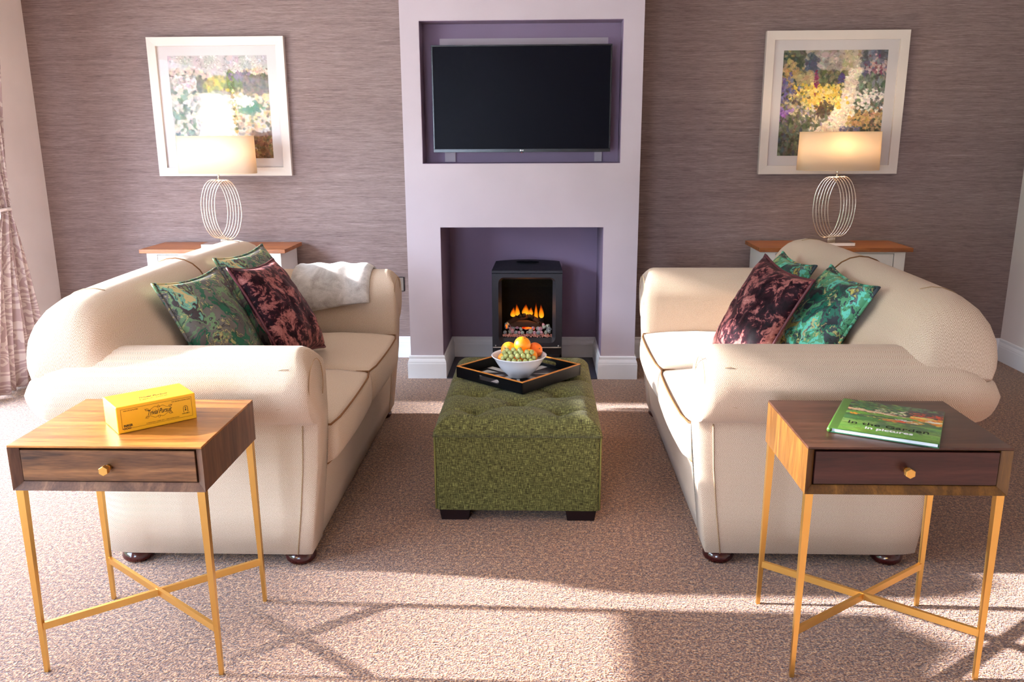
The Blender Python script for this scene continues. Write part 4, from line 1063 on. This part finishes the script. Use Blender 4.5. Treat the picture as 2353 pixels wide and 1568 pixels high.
# ------------------------------------------------------------------ electric stove
st = empty('electric_stove', (-.080, 4.835, .006), 0, 'black electric stove with glowing flames in fireplace recess', 'stove')
SW, SZ, SD = .206, .618, .27
bm = bmesh.new()
wx0, wx1, wz0, wz1 = -.150, .148, .222, .572        # window opening
add_box(bm, -SW, SW, .022, SD, .095, .110); add_box(bm, -SW, -SW + .012, .022, SD, .095, .600); add_box(bm, SW - .012, SW, .022, SD, .095, .600); add_box(bm, -SW, SW, SD - .01, SD, .095, .600); add_box(bm, -SW, SW, .022, SD, .588, .600)
bm_obj('body', bm, 'stove_black', st)
# front door casting: outer rectangle, rounded arched opening with deep chamfer
def opening(ix, z0, z1, r, n=5, arch=.010):
    pts = []
    for cx, cz, a0 in ((ix - r, z0 + r, -90), (ix - r, z1 - r, 0), (-ix + r, z1 - r, 90), (-ix + r, z0 + r, 180)):
        for k in range(n + 1): a = math.radians(a0 + 90 * k / n); pts.append((cx + r * math.cos(a), cz + r * math.sin(a)))
    return [(x, z + (arch * (1 - (x / ix) ** 2) if z > (z0 + z1) / 2 else -arch * .6 * (1 - (x / ix) ** 2))) for x, z in pts]
def proj_rect(pts, x0, x1, z0, z1):
    out = []; cx, cz = (x0 + x1) / 2, (z0 + z1) / 2
    for x, z in pts:
        dx, dz = x - cx, z - cz; k = min((x1 - cx) / abs(dx) if dx else 9e9, (z1 - cz) / abs(dz) if dz else 9e9); out.append((cx + dx * k, cz + dz * k))
    return out
op = opening(.168, .190, .578, .030); opi = opening(.150, .214, .566, .012, arch=.006)
ou = proj_rect(op, -SW, SW, .168, .604)
# force true corners
for cx_, cz_ in ((-SW, .168), (SW, .168), (SW, .604), (-SW, .604)):
    i = min(range(len(ou)), key=lambda k: (ou[k][0] - cx_) ** 2 + (ou[k][1] - cz_) ** 2); ou[i] = (cx_, cz_)
R3 = lambda P, y: [(x, y, z) for x, z in P]
door = loft('door', [R3(ou, .022), R3(ou, .002), R3([(x * .995, z) for x, z in ou], 0), R3(op, 0), R3([(x * .985, .38 + (z - .38) * .985) for x, z in op], .006), R3(opi, .030), R3(opi, .036)], 'stove_black', st, smooth=False, caps=False, flip=True)
# lid with sloping arched top
secs = []
for q in range(13):
    x = -1 + q / 6; xx = x * SW; arch = .010 * (1 - x * x)
    secs.append([(xx * 1.0, -.004, .608), (xx, -.004, .622), (xx * .97, .10, .632 + arch), (xx * .94, .22, .640 + arch * 1.2), (xx * .94, .26, .640 + arch), (xx * .94, .26, .608)])
loft('lid', secs, 'stove_black', st, smooth=False)
lathe('vent_recess', [(.001, 0), (.066, 0), (.07, .003), (.062, .003), (.058, .001), (.001, .001)], 'stove_inner', st, 28, (0, .16, .648), 1, .5)
bm = bmesh.new(); add_box(bm, -SW + .014, SW - .014, .235, .255, .11, .587); add_box(bm, -SW + .013, -SW + .016, .04, .25, .11, .587); add_box(bm, SW - .016, SW - .013, .04, .25, .11, .587); add_box(bm, -SW + .014, SW - .014, .035, .25, .205, .213)
bm_obj('firebox', bm, 'stove_inner', st)
box('glass', -.155, .155, .033, .035, .205, .575, 'clear_glass', st)
box('ash_ledge', -SW + .004, SW - .004, -.012, .02, .160, .166, 'brushed_steel', st, .001, 1)
for sx in (-1, 1): lathe('ledge_pin', [(.004, 0), (.004, .010), (.001, .011)], 'brushed_steel', st, 8, (sx * (SW - .02), -.004, .166))
box('plinth', -SW + .006, SW - .006, .03, SD - .01, .0, .160, 'stove_black', st, .002, 1)
def rock(name, x, y, z, r, mat, seed, sq=(1, 1, 1)):
    bm = bmesh.new(); bmesh.ops.create_icosphere(bm, subdivisions=1, radius=1)
    for v in bm.verts:
        d = 1 + .35 * mnoise.noise(v.co * 1.7 + Vector((seed, seed * 2, 0))); v.co = Vector((v.co.x * d * sq[0], v.co.y * d * sq[1], v.co.z * d * sq[2])) * r
    o = bm_obj(name, bm, mat, st); o.location = (x, y, z); o.rotation_euler = (seed, seed * 2, seed * 3); return o
mats = ['stone_slate', 'stone_green', 'stone_mauve', 'stone_slate', 'stone_mauve', 'stone_green']
k = 0
for row, (yy, zz, n) in enumerate(((.062, .242, 13), (.088, .258, 12), (.11, .272, 9))):
    for i in range(n):
        x = -.140 + .28 * (i + .5) / n + random.uniform(-.006, .006)
        if row == 2 and -.09 < x < .04: continue
        rock('stone', x, yy + random.uniform(-.008, .008), zz + random.uniform(-.005, .006), random.uniform(.010, .0165), mats[k % 6], k * 1.37, (1, 1, random.uniform(.7, 1.3))); k += 1
# fine glass chips in front of the stones
bm = bmesh.new()
for i in range(420):
    m4 = Matrix.Translation((random.uniform(-.148, .148), random.uniform(.038, .075), .214 + random.uniform(0, .016))) @ Matrix.Rotation(random.uniform(0, 6), 4, (random.random(), random.random(), 1)) @ Matrix.Scale(random.uniform(.0018, .0034), 4)
    bmesh.ops.create_icosphere(bm, subdivisions=0 if False else 1, radius=1, matrix=m4) if i % 5 == 0 else bmesh.ops.create_cube(bm, size=1.6, matrix=m4)
ch = bm_obj('glass_chips', bm, 'chip_pink', st); ch['kind'] = 'stuff'
def log(pts, radii, mat='bark'):
    o = tube('log', pts, .02, mat, st, 10, radii=radii)
    for v in o.data.vertices: v.co += Vector(v.normal) * .004 * mnoise.noise(Vector((v.co.x * 20, v.co.y * 90, v.co.z * 90)))
log([(-.10, .10, .268), (-.05, .10, .283), (0, .095, .283), (.06, .10, .272), (.085, .10, .265)], [.014, .022, .024, .018, .008])
log([(-.125, .15, .275), (-.06, .15, .305), (.0, .15, .318)], [.012, .018, .013]); log([(.02, .15, .320), (.05, .14, .30), (.10, .13, .27)], [.010, .016, .012])
for i, (x, z) in enumerate(((-.045, .322), (-.02, .328), (.015, .322), (.03, .315), (.078, .300), (.088, .295))): rock('coal', x, .135, z, .014, 'char', i * 2.1)
for x, z, w in ((.0, .262, .035), (-.125, .27, .016), (.04, .266, .02)): rock('ember', x, .085, z, w, 'ember', x * 20, (1, .4, .28))
def flame_obj(x, z, r, h, lean=0):
    prof = [(.35, 0), (.8, .06), (1, .18), (.92, .34), (.66, .55), (.36, .76), (.12, .92), (.01, 1)]
    bm = bmesh.new()
    for sc in (1.15, 1.0, .85, .7, .55, .4):     # nested shells so the edge fades softly
        rings = [[bm.verts.new((x + lean * t * t * h + sc * r * q * math.cos(2 * PI * k / 14), .165 + sc * .4 * r * q * math.sin(2 * PI * k / 14), z + t * h * (.55 + .45 * sc))) for k in range(14)] for q, t in prof]
        for A, B in zip(rings, rings[1:]):
            for k in range(14): bm.faces.new((A[k], A[(k + 1) % 14], B[(k + 1) % 14], B[k]))
    bm_obj('flame', bm, 'flame', st, True)
for a in ((-.088, .312, .015, .06, .1), (-.060, .318, .013, .075, -.1), (-.012, .325, .020, .065, .05), (.018, .322, .014, .05, .1), (.052, .285, .011, .115, 0), (.085, .305, .014, .085, -.05)): flame_obj(*a)
L = bpy.data.lights.new('fire_glow', 'POINT'); L.energy = .25; L.color = (1, .35, .08); L.shadow_soft_size = .03
lo = bpy.data.objects.new('fire_glow', L); COL.objects.link(lo); lo.parent = st; lo.location = (0, .11, .36)

# ------------------------------------------------------------------ book
bl_, bd_ = .256, .276; bt_ = .013
bk = empty('picture_book', (.742, 2.070, .6505), math.radians(-27.0), 'green hardback garden picture book on right side table', 'book')
box('back_cover', 0, bl_, 0, bd_, 0, .0022, 'book_back', bk, .0006, 1); box('front_cover', 0, bl_, 0, bd_, bt_ - .0022, bt_, 'book_green', bk, .0006, 1)
box('pages', .004, bl_ - .004, .004, bd_ - .004, .0022, bt_ - .0022, 'book_pages', bk)
tube('spine', [(.0015, y, bt_ / 2) for y in (0, bd_ / 2, bd_)], bt_ / 2, 'book_green', bk, 12)
def cover():
    c = Canvas(200, 210, (104, 160, 62))
    c.scatter(260, (0, 1, .62, 1), [(110, 166, 66), (124, 176, 76), (96, 150, 58), (140, 186, 92)], .05, .5, 0, 3)
    c.scatter(160, (0, .5, .58, .72), [(130, 170, 84), (154, 186, 100), (110, 156, 80)], .03, .6, 0, 3); c.scatter(160, (.4, 1, .64, .78), [(70, 110, 70), (84, 128, 76), (120, 160, 80)], .022, .7, .1, 4)
    c.scatter(420, (0, 1, .0, .36), [(58, 48, 56), (66, 56, 62), (48, 44, 48), (72, 62, 68)], .03, .85, 0, 2)
    c.scatter(170, (0, .6, .02, .3), [(48, 110, 66), (66, 130, 76), (90, 150, 80), (120, 160, 70)], .016, .85, .2, 2.2); c.scatter(40, (.6, 1, .02, .14), [(70, 120, 80), (90, 140, 90)], .014, .8, .1, 2)
    c.scatter(50, (.3, .62, .18, .34), [(236, 226, 200), (220, 204, 170)], .009, .9, 0, 2.2)
    for i in range(220):
        x = rng.random(); y = .30 + .10 * x + rng.normal(0, .016); c.dab(x * .72, y, .03, .010, .1, [(236, 196, 150), (214, 150, 104), (244, 222, 190)][i % 3], .85)
    c.scatter(200, (0, 1, .40, .48), [(110, 170, 60), (92, 156, 56), (130, 184, 80)], .022, .75, .08, 4); c.scatter(200, (0, 1, .47, .58), [(60, 104, 72), (70, 96, 76), (84, 120, 72)], .022, .75, .08, 4); c.scatter(140, (0, .35, .55, .62), [(70, 130, 66), (84, 140, 70)], .02, .7, 0, 4)
    for i in range(200):
        x = rng.uniform(.68, 1); y = .30 + .18 * (x - .68) / .32 * rng.random() + rng.uniform(0, .08); c.dab(x, y, .024, .010, .1, [(250, 130, 14), (255, 160, 30), (240, 96, 20), (255, 190, 70)][i % 4], .85)
    c.blob(40, .80, .33, .05, .012, [(240, 220, 130), (250, 200, 90)], .014, .85, 0, 2); c.scatter(40, (.66, 1, .18, .28), [(226, 50, 30), (240, 70, 30)], .010, .9, 0, 2); c.scatter(40, (.85, 1, .40, .43), [(250, 244, 236)], .010, .9, .1, 3)
    c.blob(60, .50, .53, .05, .016, [(236, 150, 40), (220, 130, 50), (206, 120, 60)], .012, .9, .1, 2); c.blob(50, .62, .52, .05, .012, [(230, 60, 24), (246, 90, 30), (220, 40, 20)], .012, .9, .1, 2.4); c.blob(60, .72, .50, .05, .02, [(226, 160, 50), (206, 140, 40), (230, 220, 210)], .011, .9, .1, 2); c.blob(14, .60, .48, .03, .008, [(220, 216, 224)], .012, .9)
    c.blob(16, .10, .46, .02, .012, [(240, 150, 40)], .010, .9, .6, 2.5); c.scatter(24, (.2, .5, .49, .51), [(214, 190, 80)], .006, .8, 0, 3)
    return c
cvr = stipple(cover(), 500, .010); cvr.a *= .90
printed('cover_print', cvr, bl_ - .022, bd_ - .002, 'printed_cover', bk, frame4((bl_ / 2 + .010, bd_ / 2, bt_ + .0004), (1, 0, 0), (0, 1, 0), (0, 0, 1)), 1.0)
T = lambda x, y: frame4((x, y, bt_ + .0009), (1, 0, 0), (0, 1, 0), (0, 0, 1))
text('lettering', 'In the Garden', .032, 'black_print', bk, T(bl_ * .52, .068), 0, 1.02, .190); text('lettering', 'in pictures', .026, 'white_print', bk, T(bl_ * .54, .038), 0, 1.0, .112, .0006)

# ------------------------------------------------------------------ curtain
cur = empty('curtain', (XL, 4.3, 0), 0, 'pale damask curtain tied back at left edge', 'curtain')
secs = []; NP = 150
for z in [0.02, .15, .3, .45, .6, .75, .86, .93, .98, 1.02, 1.08, 1.16, 1.3, 1.5, 1.8, 2.1, 2.28]:
    if z < .98: t_ = (.98 - z) / .96; c0 = .215; wd = .06 + .27 * t_ ** .75; ctr = .265 - .10 * t_ ; amp = .022 + .022 * t_
    else: t_ = (z - .98) / 1.3; wd = .06 + .25 * smoothstep(t_ * 1.2); ctr = .265 - .16 * smoothstep(t_); amp = .022 + .02 * t_
    row = []
    for k in range(NP + 1):
        q = -1 + 2 * k / NP
        ph = q * PI * 8 + .5 * math.sin(q * 5); row.append((.135 + amp * math.sin(ph) + .012 * math.sin(q * 9 + z * 3), ctr + wd * q + .006 * math.sin(ph * .5 + z * 4), z))
    secs.append(row)
back = [[(x - .004, y, z) for x, y, z in r] for r in secs]
o = loft('drape', secs, 'damask', cur, closed=False, caps=False)
ul = o.data.uv_layers[0]
md = o.modifiers.new('cloth_thickness', 'SOLIDIFY'); md.thickness = .003
pts = []
for k in range(25): a = 2 * PI * k / 24; pts.append((.125 + .046 * math.cos(a), .255 + .058 * math.sin(a), 1.0 + .012 * math.cos(a)))
tube('tieback', pts[:-1], .010, 'rope', cur, 10, closed=True)
box('pole_rail', .10, .15, -.5 - 4.0, .45, 2.28, 2.31, 'brushed_steel', cur)
